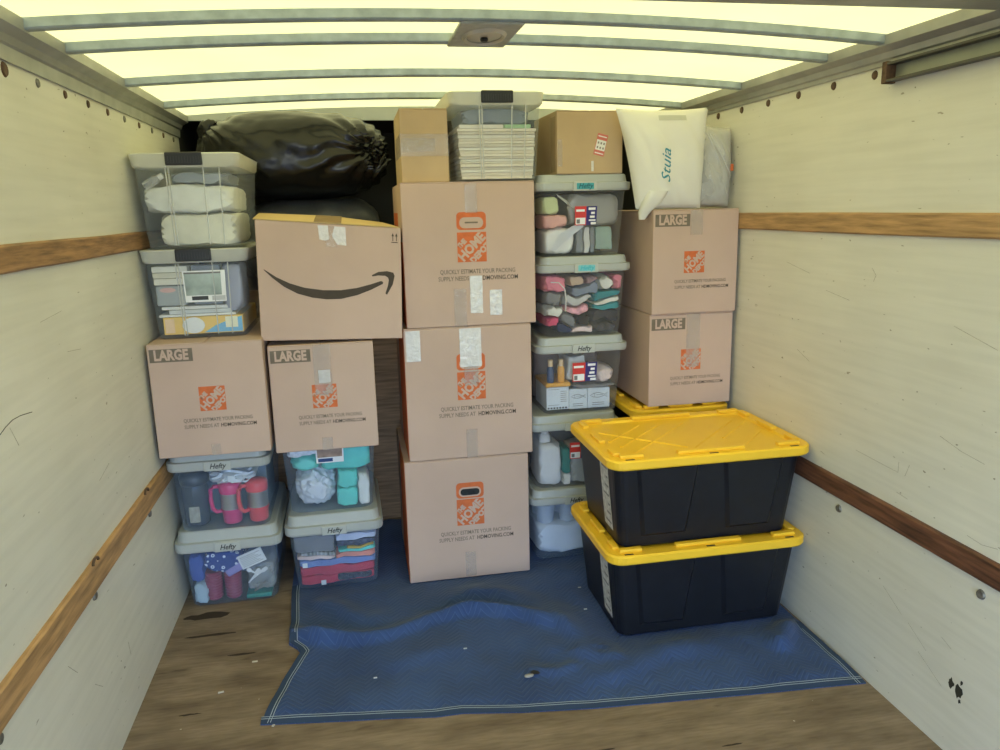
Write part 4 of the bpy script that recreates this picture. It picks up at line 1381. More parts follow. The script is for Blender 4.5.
# D: cups, polka dot cloth, case, card, cutlery bag
DOT = bpy.data.materials.new('blue_daisy_cloth'); DOT.use_nodes = True
nt = DOT.node_tree; tc = nt.nodes.new('ShaderNodeTexCoord'); vo = nt.nodes.new('ShaderNodeTexVoronoi'); vo.inputs['Scale'].default_value = 46
vo.inputs['Randomness'].default_value = 0.35
rp = nt.nodes.new('ShaderNodeValToRGB'); rp.color_ramp.interpolation = 'CONSTANT'
rp.color_ramp.elements[0].color = srgb(225, 228, 240) + (1,); rp.color_ramp.elements[1].position = 0.36; rp.color_ramp.elements[1].color = srgb(50, 72, 140) + (1,)
e_ = rp.color_ramp.elements.new(0.14); e_.color = srgb(60, 80, 140) + (1,)
e_ = rp.color_ramp.elements.new(0.20); e_.color = srgb(225, 228, 240) + (1,)
nt.links.new(tc.outputs['Object'], vo.inputs['Vector']); nt.links.new(vo.outputs['Distance'], rp.inputs[0]); nt.links.new(rp.outputs[0], nt.nodes['Principled BSDF'].inputs['Base Color'])
nt.nodes['Principled BSDF'].inputs['Roughness'].default_value = 0.85
def cup(label, x):
    bm = bmesh.new()
    prof = [(0.026, 0)]
    for k in range(9):
        z = 0.006 + k * 0.012
        prof += [(0.030 + k * 0.0005, z), (0.0325 + k * 0.0005, z + 0.004), (0.030 + k * 0.0005, z + 0.009)]
    prof += [(0.037, 0.118), (0.037, 0.124), (0.030, 0.124)]
    lathe(bm, prof, 22)
    o = obj('ribbed_cup', bm, mat('maroon_plastic', srgb(150, 44, 74), 0.35, spec=0.5), None, True)
    tag(o, label, 'cup', 'ribbed maroon cups')
    place(o, bD, x, -0.190, 0.012)
cup('ribbed maroon cup standing under the blue daisy cloth', -0.083)
cup('ribbed maroon cup under the lilac case', -0.008)
soft(bD, 'daisy_cloth', 'blue cloth with white daisy dots folded over red cups', 'cloth', 0.16, 0.60, 0.56, 0.95, DOT, 0.0, 0.24, 0.06, 3.0, 1.5, ry=12)
soft(bD, 'blue_cloth', 'plain blue cloth tucked in the corner beside the daisy cloth', 'cloth', 0.0, 0.17, 0.40, 0.92, cm('royal_blue_cotton', 70, 92, 165), 0.0, 0.24, 0.1, 2.8, 2)
soft(bD, 'film_pouch', 'pale grey film pouch in the corner below blue cloth', 'pouch', 0.0, 0.17, 0.0, 0.38, mat('pale_blue_film', srgb(175, 195, 205), 0.3, bump=0.5), 0.0, 0.24, 0.15, 2.6, 3)
o, hx, hy, h = hard(bD, 'pencil_case', 'lilac soft case tilted over the red cups', 'case', 0.44, 0.72, 0.50, 0.64, mat('lilac_vinyl', srgb(150, 140, 195), 0.4), 0.0, 0.035, 0.008, ry=-28)
o.location.z += 0.012; o.location.y -= 0.006
o, hx, hy, h = hard(bD, 'paper_card', 'white printed card leaning inside the bin of red cups', 'card', 0.62, 0.92, 0.66, 0.92, PAPER, 0.0, 0.004, 0.0005, ry=-20, empty=True)
o.location.y -= 0.004
for k in range(7):
    box('printed_line', -hx + 0.008, hx - 0.010 - 0.01 * (k % 3), -hy - 0.0006, -hy, 0.008 + k * (h - 0.02) / 6, 0.0095 + k * (h - 0.02) / 6, STICKGREY, o)
soft(bD, 'clear_pouch', 'clear pouch bulging with cutlery above a green tray', 'pouch', 0.66, 1.0, 0.09, 0.62, FILM, 0.012, 0.20, 0.12, 2.8, 2.5, crease=0.3)
for k, (x, z, ry_, ln) in enumerate(((0.060, 0.085, 40, 0.075), (0.072, 0.10, 55, 0.080), (0.100, 0.12, -55, 0.05), (0.080, 0.05, 60, 0.065))):
    bm = bmesh.new()
    bx(bm, -0.0035, 0.0035, -0.001, 0.001, 0, ln * 0.6, 0.0008)
    loft(bm, [(ln * 0.6, 0.004, 0.001, 0.001), (ln * 0.75, 0.009, 0.002, 0.0018), (ln * 0.95, 0.008, 0.002, 0.0018), (ln, 0.003, 0.001, 0.001)], 2)
    o = obj('plastic_spoon', bm, PAPER if k != 3 else mat('steel_grey_plastic', srgb(120, 125, 130), 0.3))
    place(o, bD, x, -0.2405 - 0.002 * k, z, 0, ry_)
    tag(o, 'small plastic spoon lying against the cutlery pouch', 'spoon', 'spoons in the bin of red cups')
hard(bD, 'green_tray', 'flat green tray at the foot of the bin of red cups', 'tray', 0.64, 0.96, 0.0, 0.075, mat('sea_green_plastic', srgb(30, 135, 115), 0.35), 0.0, 0.26, 0.004)
soft(bD, 'dark_pile', 'heap of dark blue cloth at the back of the cup bin', 'cloth', 0.02, 0.98, 0.0, 0.80, cm('slate_blue_cotton', 78, 95, 130), 0.255, 0.45, 0.08, 3.4, 1.2)

# ---------------------------------------------------------------- middle stack under the smile box
bF = lidded_bin('clear bin of folded clothes, on the blanket corner', -0.145, 3.050, 0.007, 0.6, BINBLU, lw=0.200, lh=0.074)
bE = lidded_bin('clear bin of mint towels and white crumpled ball, under a LARGE carton', -0.146, 3.060, 0.3425, 1.0, BINBLU, H=0.2990, lid=False)
cl = 'folded clothes in the floor bin'
soft(bF, 'folded_shirt', 'bright red folded shirt at the bottom of the clothes bin', 'shirt', 0.03, 0.97, 0.03, 0.20, RED, 0, 0.40, 0.05, 5, 1.2, crease=0.3, group=cl)
soft(bF, 'folded_shirt', 'red folded shirt, second up in the clothes bin', 'shirt', 0.03, 0.98, 0.205, 0.37, cm('crimson_cotton', 192, 56, 78), 0, 0.40, 0.05, 5, 1.2, crease=0.3, group=cl)
soft(bF, 'patterned_cloth', 'dark patterned cloth pressed in the corner beside red shirts', 'cloth', 0.50, 0.93, 0.055, 0.185, cm('dark_floral_cotton', 62, 62, 70, nscale=60, namt=0.9), -0.006, 0.03, 0.12, 3, 3, group=cl)
soft(bF, 'folded_shirt', 'periwinkle blue folded shirt above the red ones', 'shirt', 0.03, 0.99, 0.375, 0.50, PERI, 0, 0.40, 0.06, 5, 1.2, crease=0.3, group=cl)
soft(bF, 'folded_shirt', 'coral pink folded shirt lying under mint cloth', 'shirt', 0.48, 0.98, 0.505, 0.61, CORAL, 0, 0.38, 0.08, 4, 1.6, group=cl)
soft(bF, 'folded_shirt', 'white and peach crumpled shirt above the blue one', 'shirt', 0.02, 0.475, 0.505, 0.585, cm('peach_white_cotton', 232, 205, 195), 0, 0.38, 0.12, 3.4, 3, group=cl)
soft(bF, 'striped_cloth', 'black and white striped cloth in the clothes bin', 'cloth', 0.06, 0.475, 0.59, 0.655, mat('black_white_stripes', (0.3, 0.3, 0.3), 0.8, nscale=26, namt=1.0, stretch=(3, 0.2, 0.2)), 0, 0.38, 0.06, 4, 2, group=cl)
soft(bF, 'folded_shirt', 'mint green folded cloth above the coral shirt', 'shirt', 0.52, 0.98, 0.615, 0.67, MINT2, 0, 0.38, 0.06, 4, 2, group=cl)
soft(bF, 'folded_shirt', 'mustard yellow folded cloth in the clothes bin', 'shirt', 0.64, 0.96, 0.675, 0.72, YELC, 0, 0.38, 0.06, 4, 2, group=cl)
soft(bF, 'folded_shirt', 'dark navy cloth with white spots in the clothes bin', 'shirt', 0.50, 0.98, 0.725, 0.83, cm('navy_spotted_cotton', 70, 72, 92, nscale=50, namt=0.9), 0, 0.38, 0.08, 4, 2, group=cl)
soft(bF, 'folded_shirt', 'white shirt folded on top of the clothes bin', 'shirt', 0.50, 0.99, 0.835, 0.965, cm('blue_white_cotton', 205, 210, 228), 0, 0.38, 0.08, 4, 2, crease=0.3, group=cl)
soft(bF, 'folded_shirt', 'thick grey folded sweater on top of the clothes bin', 'sweater', 0.0, 0.485, 0.66, 0.98, GREYC, 0, 0.38, 0.04, 5, 1.2, group=cl)
# clothing tags
for x, z in ((-0.13, 0.100), (-0.06, 0.012)):
    o = box('clothing_tag', -0.010, 0.010, -0.0008, 0.0008, 0, 0.020, PAPER)
    place(o, bF, x, -(bF.hd0 + (bF.hd1 - bF.hd0) * z / bF.top) + 0.006, z)
    tag(o, 'small white paper tag hanging on red shirts', 'tag', 'tags on red shirts')

soft(bE, 'crumpled_ball', 'white crumpled plastic ball beside mint rolls', 'ball', 0.04, 0.56, 0.0, 0.60, mat('white_crumpled_film', srgb(222, 224, 230), 0.3, bump=0.9, bscale=35, spec=0.6), 0.0, 0.22, 0.10, 2.1, 3.0, crease=0.6, sub=5)
soft(bE, 'mint_bundle', 'round mint wrapped bundle above the white ball', 'bundle', 0.03, 0.38, 0.61, 0.86, MINT, 0.0, 0.16, 0.08, 2.4, 2, crease=0.3)
soft(bE, 'mint_towel', 'wide mint towel under the label, above mint rolls', 'towel', 0.40, 0.99, 0.60, 0.98, MINT2, 0.008, 0.26, 0.07, 3, 1.5)
for k, (v0, v1) in enumerate(((0.0, 0.29), (0.30, 0.585))):
    soft(bE, 'mint_roll', ('lower', 'upper')[k] + ' mint rolled cloth beside the white ball', 'roll', 0.58, 0.84, v0, v1, MINT2, 0.0, 0.18, 0.05, 3.2, 2, group='mint rolls')
soft(bE, 'white_roll', 'small white roll standing beside the mint rolls', 'roll', 0.85, 0.99, 0.0, 0.50, WHITE, 0.0, 0.12, 0.05, 3.0, 2)
soft(bE, 'white_cloth', 'white lace cloth over the mint towel at the top of the bin', 'cloth', 0.02, 0.39, 0.865, 0.995, cm('white_lace', 230, 230, 232, nscale=80, namt=0.2), 0.0, 0.24, 0.12, 3, 3)
soft(bE, 'grey_towels', 'grey white towels at the back of the mint towel bin', 'towel', 0.02, 0.98, 0.0, 0.96, cm('pale_grey_cotton', 190, 198, 205), 0.27, 0.46, 0.06, 4, 1.2)
lb = print_panel(bE, 0.36, 0.66, 0.72, 0.97, STICKWHITE)
print_panel(bE, 0.375, 0.645, 0.80, 0.93, mat('brown_picture_print', srgb(165, 140, 125), 0.5, nscale=30, namt=0.3), 'picture', lb, 0.0005)
print_panel(bE, 0.37, 0.65, 0.93, 0.96, STICKNAVY, 'label_panel', lb, 0.0006)
print_panel(bE, 0.38, 0.54, 0.735, 0.785, mat('blue_label_band', srgb(50, 75, 125), 0.5), 'label_panel', lb, 0.0006)

# ---------------------------------------------------------------- clear bin on the centre stack: papers
bG = latch_bin('clear black-latched bin full of stacked paper, on the centre stack', 0.578, 3.05, 1.653, 0.0, H=0.334)
rs = random.Random(2)
v = 0.0
k = 0
PAP = [mat('stack_paper_%d' % i, c, 0.7) for i, c in enumerate(((0.80, 0.72, 0.60), (0.72, 0.64, 0.53), (0.78, 0.74, 0.66), (0.62, 0.55, 0.46)))]
while v < 0.70:
    hgt = 0.028 + 0.022 * rs.random()
    hard(bG, 'paper_folder', 'cream paper folder lying in the full stack inside the clear bin', 'folder', 0.02 + 0.02 * rs.random(), 0.97 + 0.02 * rs.random(), v, v + hgt - 0.004, PAP[k % 4], 0.0 + 0.006 * rs.random(), 0.44, 0.001, group='folders in the paper bin')
    v += hgt; k += 1
hard(bG, 'green_card', 'pale green card on top of the paper stack', 'card', 0.60, 0.92, v, v + 0.05, mat('pale_green_card', srgb(165, 205, 160), 0.6), 0.0, 0.3, 0.001)
hard(bG, 'cream_card', 'cream card beside the green card on the paper stack', 'card', 0.05, 0.585, v, v + 0.05, PAP[2], 0.0, 0.3, 0.001)
soft(bG, 'blue_pouch', 'dusty blue pouch on top of the paper stack', 'pouch', 0.10, 0.92, v + 0.06, 0.99, mat('dusty_blue_film', srgb(118, 128, 142), 0.4, bump=0.4), 0.02, 0.34, 0.08, 3.4, 1.8)

# ---------------------------------------------------------------- stack beside the yellow totes
bH5 = lidded_bin('clear bin with white bowls and white bag, on the blanket beside totes', 0.893, 3.085, 0.007, 0.0, BINBLU)
bH4 = lidded_bin('clear bin with white bottle and teal pack, second up beside totes', 0.895, 3.085, 0.3425, 0.0, BINGRY)
bH3 = lidded_bin('clear bin with fish-print cartons, third up beside the totes', 0.928, 3.085, 0.678, 0.0, BINGRY)
bH2 = lidded_bin('clear bin of pink, black and teal clothes with bright teal badge', 0.940, 3.085, 1.0135, 0.5, BINGRY, T_BINT2, mat('pale_teal_badge', srgb(120, 195, 200), 0.5))
bH1 = lidded_bin('clear bin of toiletries with teal badge, under the stickered carton', 0.935, 3.085, 1.349, -0.5, BINGRY, T_BINT, TEALPLATE, H=0.3265)

# H5
SEMI = mat('white_stack_plastic', srgb(205, 212, 222), 0.35, spec=0.5)
for k in range(7):
    bm = bmesh.new()
    lathe(bm, [(0.030, 0), (0.036, 0.004), (0.048, 0.085), (0.051, 0.087), (0.051, 0.090), (0.046, 0.088)], 20)
    o = obj('white_cup', bm, SEMI, None, True)
    x, y = (-0.115 + 0.103 * (k % 3), -0.175 + 0.105 * (k // 3))
    place(o, bH5, x, y, 0.160)
    tag(o, 'white plastic cup resting on the white bag in the floor bin', 'cup', 'white cups in the floor bin')
soft(bH5, 'white_bag', 'plump white bag filling the bottom of the floor bin', 'bag', 0.0, 1.0, 0.06, 0.60, mat('white_soft_film', srgb(220, 224, 230), 0.4, bump=0.5, bscale=20), 0.0, 0.44, 0.05, 3.2, 1.2, crease=0.2)
# H4
soft(bH4, 'white_pouch', 'tall white pouch leaning in the second bin', 'pouch', 0.02, 0.34, 0.0, 0.74, mat('white_pouch_film', srgb(225, 227, 230), 0.4, bump=0.4), 0.0, 0.20, 0.06, 2.8, 1.6)
bt = thing('white_bottle', 'white bottle top poking out above the tall white pouch', 'bottle')
bm = bmesh.new(); lathe(bm, [(0.024, 0), (0.026, 0.004), (0.026, 0.030), (0.020, 0.040)], 18); obj('body', bm, PAPER, bt, True)
bm = bmesh.new(); lathe(bm, [(0.016, 0.040), (0.016, 0.055), (0.012, 0.058)], 18); obj('cap', bm, PAPER, bt, True)
place(bt, bH4, -0.115, -0.175, 0.196)
soft(bH4, 'teal_pack', 'slim teal pack beside the tall white pouch', 'pack', 0.35, 0.46, 0.22, 0.66, cm('deep_teal_film', 45, 130, 120, 0.4), 0.0, 0.12, 0.06, 3, 2)
soft(bH4, 'white_carton', 'white folded cloth below the teal pack', 'cloth', 0.35, 0.46, 0.0, 0.21, WHITE, 0.0, 0.12, 0.06, 4, 2)
soft(bH4, 'clear_pack', 'crinkled clear pack in the second bin beside the teal one', 'pack', 0.47, 0.80, 0.02, 0.50, mat('grey_clear_film', srgb(165, 170, 172), 0.25, bump=0.7, bscale=30, spec=0.6), 0.0, 0.14, 0.14, 3, 2.4, crease=0.4)
soft(bH4, 'beige_pack', 'beige pack lying behind the paper label in the second bin', 'pack', 0.47, 0.80, 0.52, 0.68, BEIGE, 0.0, 0.14, 0.1, 3, 2)
soft(bH4, 'teal_box', 'pale teal box in the right corner of the second bin', 'box', 0.82, 0.99, 0.0, 0.60, cm('pale_teal_card', 120, 178, 182), 0.0, 0.2, 0.02, 6, 1)
soft(bH4, 'dark_cloth', 'dark grey cloth at the back of the second bin', 'cloth', 0.02, 0.98, 0.0, 0.92, cm('mid_grey_cotton', 105, 104, 104), 0.215, 0.44, 0.06, 3.6, 1.2)
brand_sticker(bH4)
# H3: fish cartons
def fish(o, cx_, cz_, s, y):
    top = [(-1.0, 0.0), (-0.6, 0.24), (0.0, 0.30), (0.5, 0.12), (0.72, 0.03), (1.0, 0.28)]
    bot = [(0.92, 0.0), (1.0, -0.28), (0.72, -0.05), (0.4, -0.14), (0.0, -0.26), (-0.6, -0.20)]
    P = [(cx_ + s * a, 0, cz_ + s * b_) for a, b_ in top + bot]
    bm = bmesh.new()
    tube(bm, [(p[0], y, p[2]) for p in P], 0.0009, 4, True)
    tube(bm, [(cx_ - s * 0.55, y, cz_ + s * 0.2), (cx_ - s * 0.5, y, cz_), (cx_ - s * 0.55, y, cz_ - s * 0.18)], 0.0008, 4)
    tube(bm, [(cx_ - s * 0.3, y, cz_ + s * 0.05), (cx_ + s * 0.5, y, cz_ + s * 0.02)], 0.0007, 4)
    obj('fish_print', bm, mat('grey_line_print', srgb(95, 100, 105), 0.6), o)
BLUW = mat('blue_white_card', srgb(214, 222, 232), 0.6)
for k, (u0, u1) in enumerate(((0.34, 0.60), (0.605, 0.92))):
    o, hx, hy, h = hard(bH3, 'fish_carton', ('narrow', 'wide')[k] + ' pale carton printed with a fish outline', 'carton', u0, u1, 0.02, 0.37, BLUW, 0.0, 0.16, 0.002, group='fish-print cartons', empty=True)
    fish(o, 0, h * 0.62, hx * 0.78, -hy - 0.0008)
    for q in range(2):
        box('printed_line', -hx * 0.6, hx * 0.5, -hy - 0.0006, -hy, h * (0.14 + 0.1 * q), h * (0.165 + 0.1 * q), STICKGREY, o)
o, hx, hy, h = hard(bH3, 'facts_carton', 'white carton with a framed fact panel beside fish cartons', 'carton', 0.02, 0.335, 0.03, 0.42, BLUW, 0.0, 0.20, 0.002, empty=True)
for (a0, a1, b0, b1) in ((-0.85, 0.15, 0.90, 0.915), (-0.85, 0.15, 0.20, 0.215)):
    box('printed_line', hx * a0, hx * a1, -hy - 0.0006, -hy, h * b0, h * b1, STICKGREY, o)
for q in range(6):
    box('printed_line', hx * 0.25, hx * 0.8, -hy - 0.0006, -hy, h * (0.35 + 0.09 * q), h * (0.37 + 0.09 * q), STICKGREY, o)
for q in range(7):
    box('dark_square_print', hx * (-0.9 + 0.26 * q), hx * (-0.75 + 0.26 * q), -hy - 0.0006, -hy, h * 0.04, h * 0.11, DGREY, o)
hard(bH3, 'amber_tray', 'amber tray lying on the fact panel carton', 'tray', 0.03, 0.36, 0.43, 0.50, mat('amber_plastic', srgb(222, 165, 70), 0.4), 0.0, 0.2, 0.004)
for k, (u, c) in enumerate(((0.06, (70, 85, 120)), (0.20, (232, 170, 80)))):
    bt = thing('spice_bottle', ('slim blue-banded bottle', 'slim amber bottle with pale neck')[k] + ' standing on the amber tray', 'bottle')
    bm = bmesh.new(); lathe(bm, [(0.014, 0), (0.016, 0.004), (0.016, 0.060), (0.010, 0.070)], 16); obj('body', bm, mat('bottle_body_%d' % k, srgb(*c), 0.35), bt, True)
    bm = bmesh.new(); lathe(bm, [(0.010, 0.070), (0.011, 0.098), (0.008, 0.100)], 16); obj('cap', bm, mat('tan_cap', srgb(222, 196, 160), 0.4), bt, True)
    place(bt, bH3, (2 * u - 1) * 0.165 + 0.016, -0.215, 0.010 + 0.505 * 0.25)
soft(bH3, 'white_packet', 'white paper packet beside the amber bottles', 'packet', 0.34, 0.60, 0.47, 0.92, mat('off_white_packet', srgb(215, 216, 214), 0.5, bump=0.3), 0.03, 0.20, 0.08, 3.4, 2)
soft(bH3, 'bread_bag', 'white and pink speckled bag lying above fish cartons', 'bag', 0.66, 0.98, 0.44, 0.74, cm('speckled_pink_film', 226, 208, 206, 0.4, nscale=40, namt=0.15), 0.0, 0.20, 0.10, 2.4, 2.4)
soft(bH3, 'grey_sack', 'flat grey sack spread between cartons and speckled bag', 'sack', 0.37, 0.97, 0.385, 0.435, GREYC, 0.0, 0.22, 0.06, 4, 2)
soft(bH3, 'brown_cloth', 'taupe cloth at the back of the fish carton bin', 'cloth', 0.02, 0.98, 0.02, 0.97, cm('taupe_cotton', 140, 122, 115), 0.225, 0.44, 0.05, 3.6, 1.2)
brand_sticker(bH3, 0.385, 0.685, 0.50, 0.80)
# H2: clothes
cl = 'balled-up clothes in the teal badge bin'
items = [
    ('pink round bundle in the upper corner beside the white strap', PINK, 0.0, 0.26, 0.70, 0.97),
    ('grey mesh garment under the pink bundle', GREYC, 0.0, 0.24, 0.46, 0.69),
    ('white crumpled garment below grey mesh', WHITE, 0.0, 0.26, 0.32, 0.45),
    ('hot pink garment in the lower corner', HOTPINK, 0.0, 0.20, 0.10, 0.31),
    ('grey garment lying beside the hot pink one', GREYC, 0.21, 0.42, 0.14, 0.34),
    ('navy garment at the bottom of the clothes bin', NAVY, 0.10, 0.34, 0.02, 0.13),
    ('pale pink garment along the bottom', cm('pale_pink_cotton', 236, 215, 218), 0.35, 0.66, 0.0, 0.13),
    ('beige garment near the lid', BEIGE, 0.33, 0.50, 0.80, 0.98),
    ('dusty blue garment near the middle top', cm('dusty_blue_cotton', 130, 140, 160), 0.36, 0.68, 0.66, 0.80),
    ('pale grey garment in the centre', cm('light_grey_cotton', 195, 195, 196), 0.26, 0.60, 0.46, 0.65),
    ('pink floral garment in the centre', cm('pink_floral_cotton', 230, 170, 185, nscale=50, namt=0.3), 0.27, 0.60, 0.35, 0.455),
    ('black garment left of the folded charcoal one', BLACKC, 0.43, 0.60, 0.14, 0.345),
    ('charcoal folded garment beside the black one', DGREY, 0.61, 0.99, 0.19, 0.36),
    ('black patterned garment at the bottom corner', cm('black_white_print', 60, 58, 62, nscale=50, namt=0.95), 0.67, 0.99, 0.0, 0.18),
    ('teal garment beneath a white label patch', TEALC, 0.62, 0.99, 0.37, 0.47),
    ('white garment between two teal ones', WHITE, 0.62, 0.99, 0.475, 0.55),
    ('teal folded garment above the white one', cm('teal_dark_cotton', 48, 132, 142), 0.62, 0.99, 0.555, 0.68),
    ('white round bundle near the lid', WHITE, 0.69, 0.86, 0.69, 0.97),
    ('pink garment beside the white round bundle', PINK, 0.87, 1.0, 0.69, 0.96),
    ('mauve garment behind the badge', cm('mauve_cotton', 150, 120, 130), 0.51, 0.68, 0.81, 0.98),
]
for lab, mt_, u0, u1, v0, v1 in items:
    soft(bH2, 'garment', lab, 'garment', u0, u1, v0, v1, mt_, 0.0, 0.22, 0.13, 2.8, 2.6, crease=0.3, group=cl, warp=0.016, fold=0.014)
bm = bmesh.new()
tube(bm, [(-0.145, 0, 0.225), (-0.11, 0, 0.222), (-0.085, 0, 0.195), (-0.078, 0, 0.15), (-0.080, 0, 0.10)], 0.0028, 6)
o = obj('white_strap', bm, PAPER, None, True)
place(o, bH2, 0, -0.2310, 0.008, 4.6)
tag(o, 'white curved strap pressed against clothes in the teal badge bin', 'strap')
soft(bH2, 'clothes_heap', 'dark heap of clothes at the back of the teal badge bin', 'clothes', 0.02, 0.98, 0.0, 0.94, cm('plum_grey_cotton', 92, 82, 90), 0.235, 0.44, 0.08, 3.4, 1.4)
# H1
soft(bH1, 'green_pack', 'pale lime pack in the upper corner of the toiletries bin', 'pack', 0.0, 0.20, 0.66, 0.94, cm('pale_lime_film', 205, 214, 165, 0.4), 0.0, 0.16, 0.06, 3, 2)
soft(bH1, 'pink_pack', 'salmon pink pack under the pale lime pack', 'pack', 0.0, 0.30, 0.43, 0.65, cm('salmon_film', 226, 172, 165, 0.4), 0.0, 0.18, 0.08, 3, 2)
soft(bH1, 'white_bag', 'large white bag in the lower corner of the toiletries bin', 'bag', 0.0, 0.40, 0.0, 0.42, mat('bright_white_film', srgb(232, 232, 230), 0.35, bump=0.5, bscale=25), 0.0, 0.22, 0.07, 2.8, 1.8, crease=0.2)
bm = bmesh.new()
prev = None
pts = [(-0.125, 0.015), (-0.09, 0.06), (-0.04, 0.095), (0.0, 0.115), (-0.02, 0.15), (-0.06, 0.20), (-0.11, 0.235)]
for k, (x, z) in enumerate(pts):
    wd = (0.012, 0.026, 0.022, 0.012, 0.018, 0.022, 0.010)[k]
    a_ = bm.verts.new((x - wd * 0.4, 0.002, z + wd * 0.6)); b_ = bm.verts.new((x + wd * 0.4, -0.002, z - wd * 0.6))
    if prev: bm.faces.new((prev[0], prev[1], b_, a_))
    prev = (a_, b_)
bmesh.ops.solidify(bm, geom=bm.faces[:], thickness=0.001)
o = obj('film_wrap', bm, mat('glossy_white_film', srgb(235, 236, 236), 0.15, spec=0.8, bump=0.4), None, True)
place(o, bH1, 0.0, -0.2315, 0.012, 4.5)
tag(o, 'shiny white film strip creased behind the paper label', 'film')
for k, (u0, u1, c) in enumerate(((0.42, 0.52, (120, 124, 128)), (0.525, 0.60, (205, 206, 205)), (0.605, 0.68, (110, 115, 120)))):
    soft(bH1, 'upright_packet', ('grey upright packet beside the large white bag', 'white upright packet between grey ones', 'dark grey upright packet beside the teal pack')[k], 'packet', u0, u1, 0.0, 0.44, mat('upright_packet_%d' % k, srgb(*c), 0.3, bump=0.4, spec=0.6), 0.0, 0.18, 0.06, 4, 2)
soft(bH1, 'teal_pack', 'pale teal pack with white panel in the toiletries bin', 'pack', 0.69, 0.90, 0.04, 0.44, cm('grey_teal_film', 150, 172, 165, 0.4), 0.0, 0.16, 0.03, 5, 1.2)
soft(bH1, 'grey_pouch', 'wide grey pouch filling the top of the toiletries bin', 'pouch', 0.33, 0.98, 0.47, 0.97, mat('warm_grey_film', srgb(150, 148, 144), 0.28, bump=0.5, bscale=14, spec=0.6), 0.012, 0.24, 0.06, 3.4, 1.6, crease=0.2)
soft(bH1, 'grey_cloth', 'grey cloth at the back of the toiletries bin', 'cloth', 0.02, 0.98, 0.0, 0.94, cm('stone_grey_cotton', 135, 133, 130), 0.25, 0.44, 0.06, 3.6, 1.2)
brand_sticker(bH1, 0.40, 0.66, 0.46, 0.74)

# ================================================================== BAGS
# white cloth sack with handwriting, and the clear bag next to it
def pillow(corners, yc, front, back, seed, wr, N=36, pin=0.10, edge=None):
    """stuffed sack: corners (x, z) as TL, TR, BR, BL; bulges to the front and the back"""
    bm = bmesh.new()
    TL, TR, BR, BL = [Vector((c[0], 0, c[1])) for c in corners]
    grids = []
    for sgn, dep in ((-1, front), (1, back)):
        g = []
        for j in range(N + 1):
            row = []
            for i in range(N + 1):
                s_, t_ = i / N, j / N
                p = TL.lerp(TR, s_).lerp(BL.lerp(BR, s_), t_)
                a, b_ = 2 * s_ - 1, 2 * t_ - 1
                # edges drawn in between the corners
                cx_, cz_ = (TL + TR + BL + BR).x / 4, (TL + TR + BL + BR).z / 4
                p.x -= (p.x - cx_) * pin * (1 - b_ * b_) * abs(a) ** 2
                p.z -= (p.z - cz_) * pin * (1 - a * a) * abs(b_) ** 2 * (1.0 if b_ < 0 else 0.2)
                th = ((1 - abs(a) ** 3) * (1 - abs(b_) ** 3)) ** (0.45 if sgn < 0 else 0.9)
                q = Vector((p.x * 7, sgn, p.z * 7)) + Vector((seed, seed * 2.3, 0))
                w = noise.fractal(q, 0.9, 2.0, 4)
                r1 = abs(noise.noise(Vector((p.x * 16 + p.z * 9, p.z * 4, seed))))
                dy = dep * th * (1 + 0.10 * w) - wr * th * (0.5 - r1)
                if 0 < i < N and 0 < j < N:
                    p.y = yc + sgn * max(0.001, dy)
                else:
                    p.y = yc
                row.append(p)
            g.append(row)
        grids.append(g)
    F = [[bm.verts.new(p) for p in r] for r in grids[0]]
    B = [[F[j][i] if i in (0, N) or j in (0, N) else bm.verts.new(grids[1][j][i]) for i in range(N + 1)] for j in range(N + 1)]
    for j in range(N):
        for i in range(N):
            bm.faces.new((F[j][i], F[j + 1][i], F[j + 1][i + 1], F[j][i + 1]))
            bm.faces.new((B[j][i], B[j][i + 1], B[j + 1][i + 1], B[j + 1][i]))
    return bm, grids[0]

sk = thing('cloth_sack', 'white cloth sack with blue handwriting, on the upper LARGE carton', 'sack', (1.28, 2.992, 1.527))
bm, FG = pillow([(-0.238, 0.392), (0.150, 0.396), (0.128, 0.004), (-0.150, 0.004)], 0.0, 0.060, 0.115, 3.3, 0.016, pin=0.05)
sack_body = obj('body', bm, SACK, sk, True)
# loose lower corner hanging past the edge of the carton
bm = bmesh.new()
loop = []
for k, (x, z, w_, d_) in enumerate(((-0.070, 0.075, 0.045, 0.030), (-0.095, 0.030, 0.040, 0.028), (-0.118, -0.008, 0.024, 0.020), (-0.128, -0.036, 0.012, 0.010))):
    loop.append((z, w_, d_, min(w_, d_) * 0.9, x, -0.030 if k < 2 else -0.012))
loft(bm, loop[::-1], 4)
obj('hanging_corner', bm, SACK, sk, True)
# handwriting follows the bulging cloth
me = T_SACK.copy()
me.transform(Matrix.Translation((-0.045, 0, 0.168)) @ Matrix.Rotation(math.radians(-90), 4, 'Y'))
from mathutils.bvhtree import BVHTree
def hug(me, target, off=0.0012):
    bvh = BVHTree.FromPolygons([v.co for v in target.data.vertices], [p.vertices for p in target.data.polygons])
    for v in me.vertices:
        h_ = bvh.ray_cast(Vector((v.co.x, -1, v.co.z)), Vector((0, 1, 0)))
        if h_[0] is not None:
            v.co.y = h_[0].y - off
hug(me, sack_body)
link('handwriting', me, None, sk)
bm = bmesh.new()
Nn = 12
ra = [bm.verts.new((-0.075 + 0.115 * i / Nn, 0, 0.362)) for i in range(Nn + 1)]
rb = [bm.verts.new((-0.075 + 0.115 * i / Nn, 0, 0.342)) for i in range(Nn + 1)]
for i in range(Nn):
    bm.faces.new((ra[i], rb[i], rb[i + 1], ra[i + 1]))
me = finish(bm, 'grey_patch'); hug(me, sack_body)
link('grey_patch', me, mat('grey_sack_print', srgb(196, 195, 182), 0.7), sk)

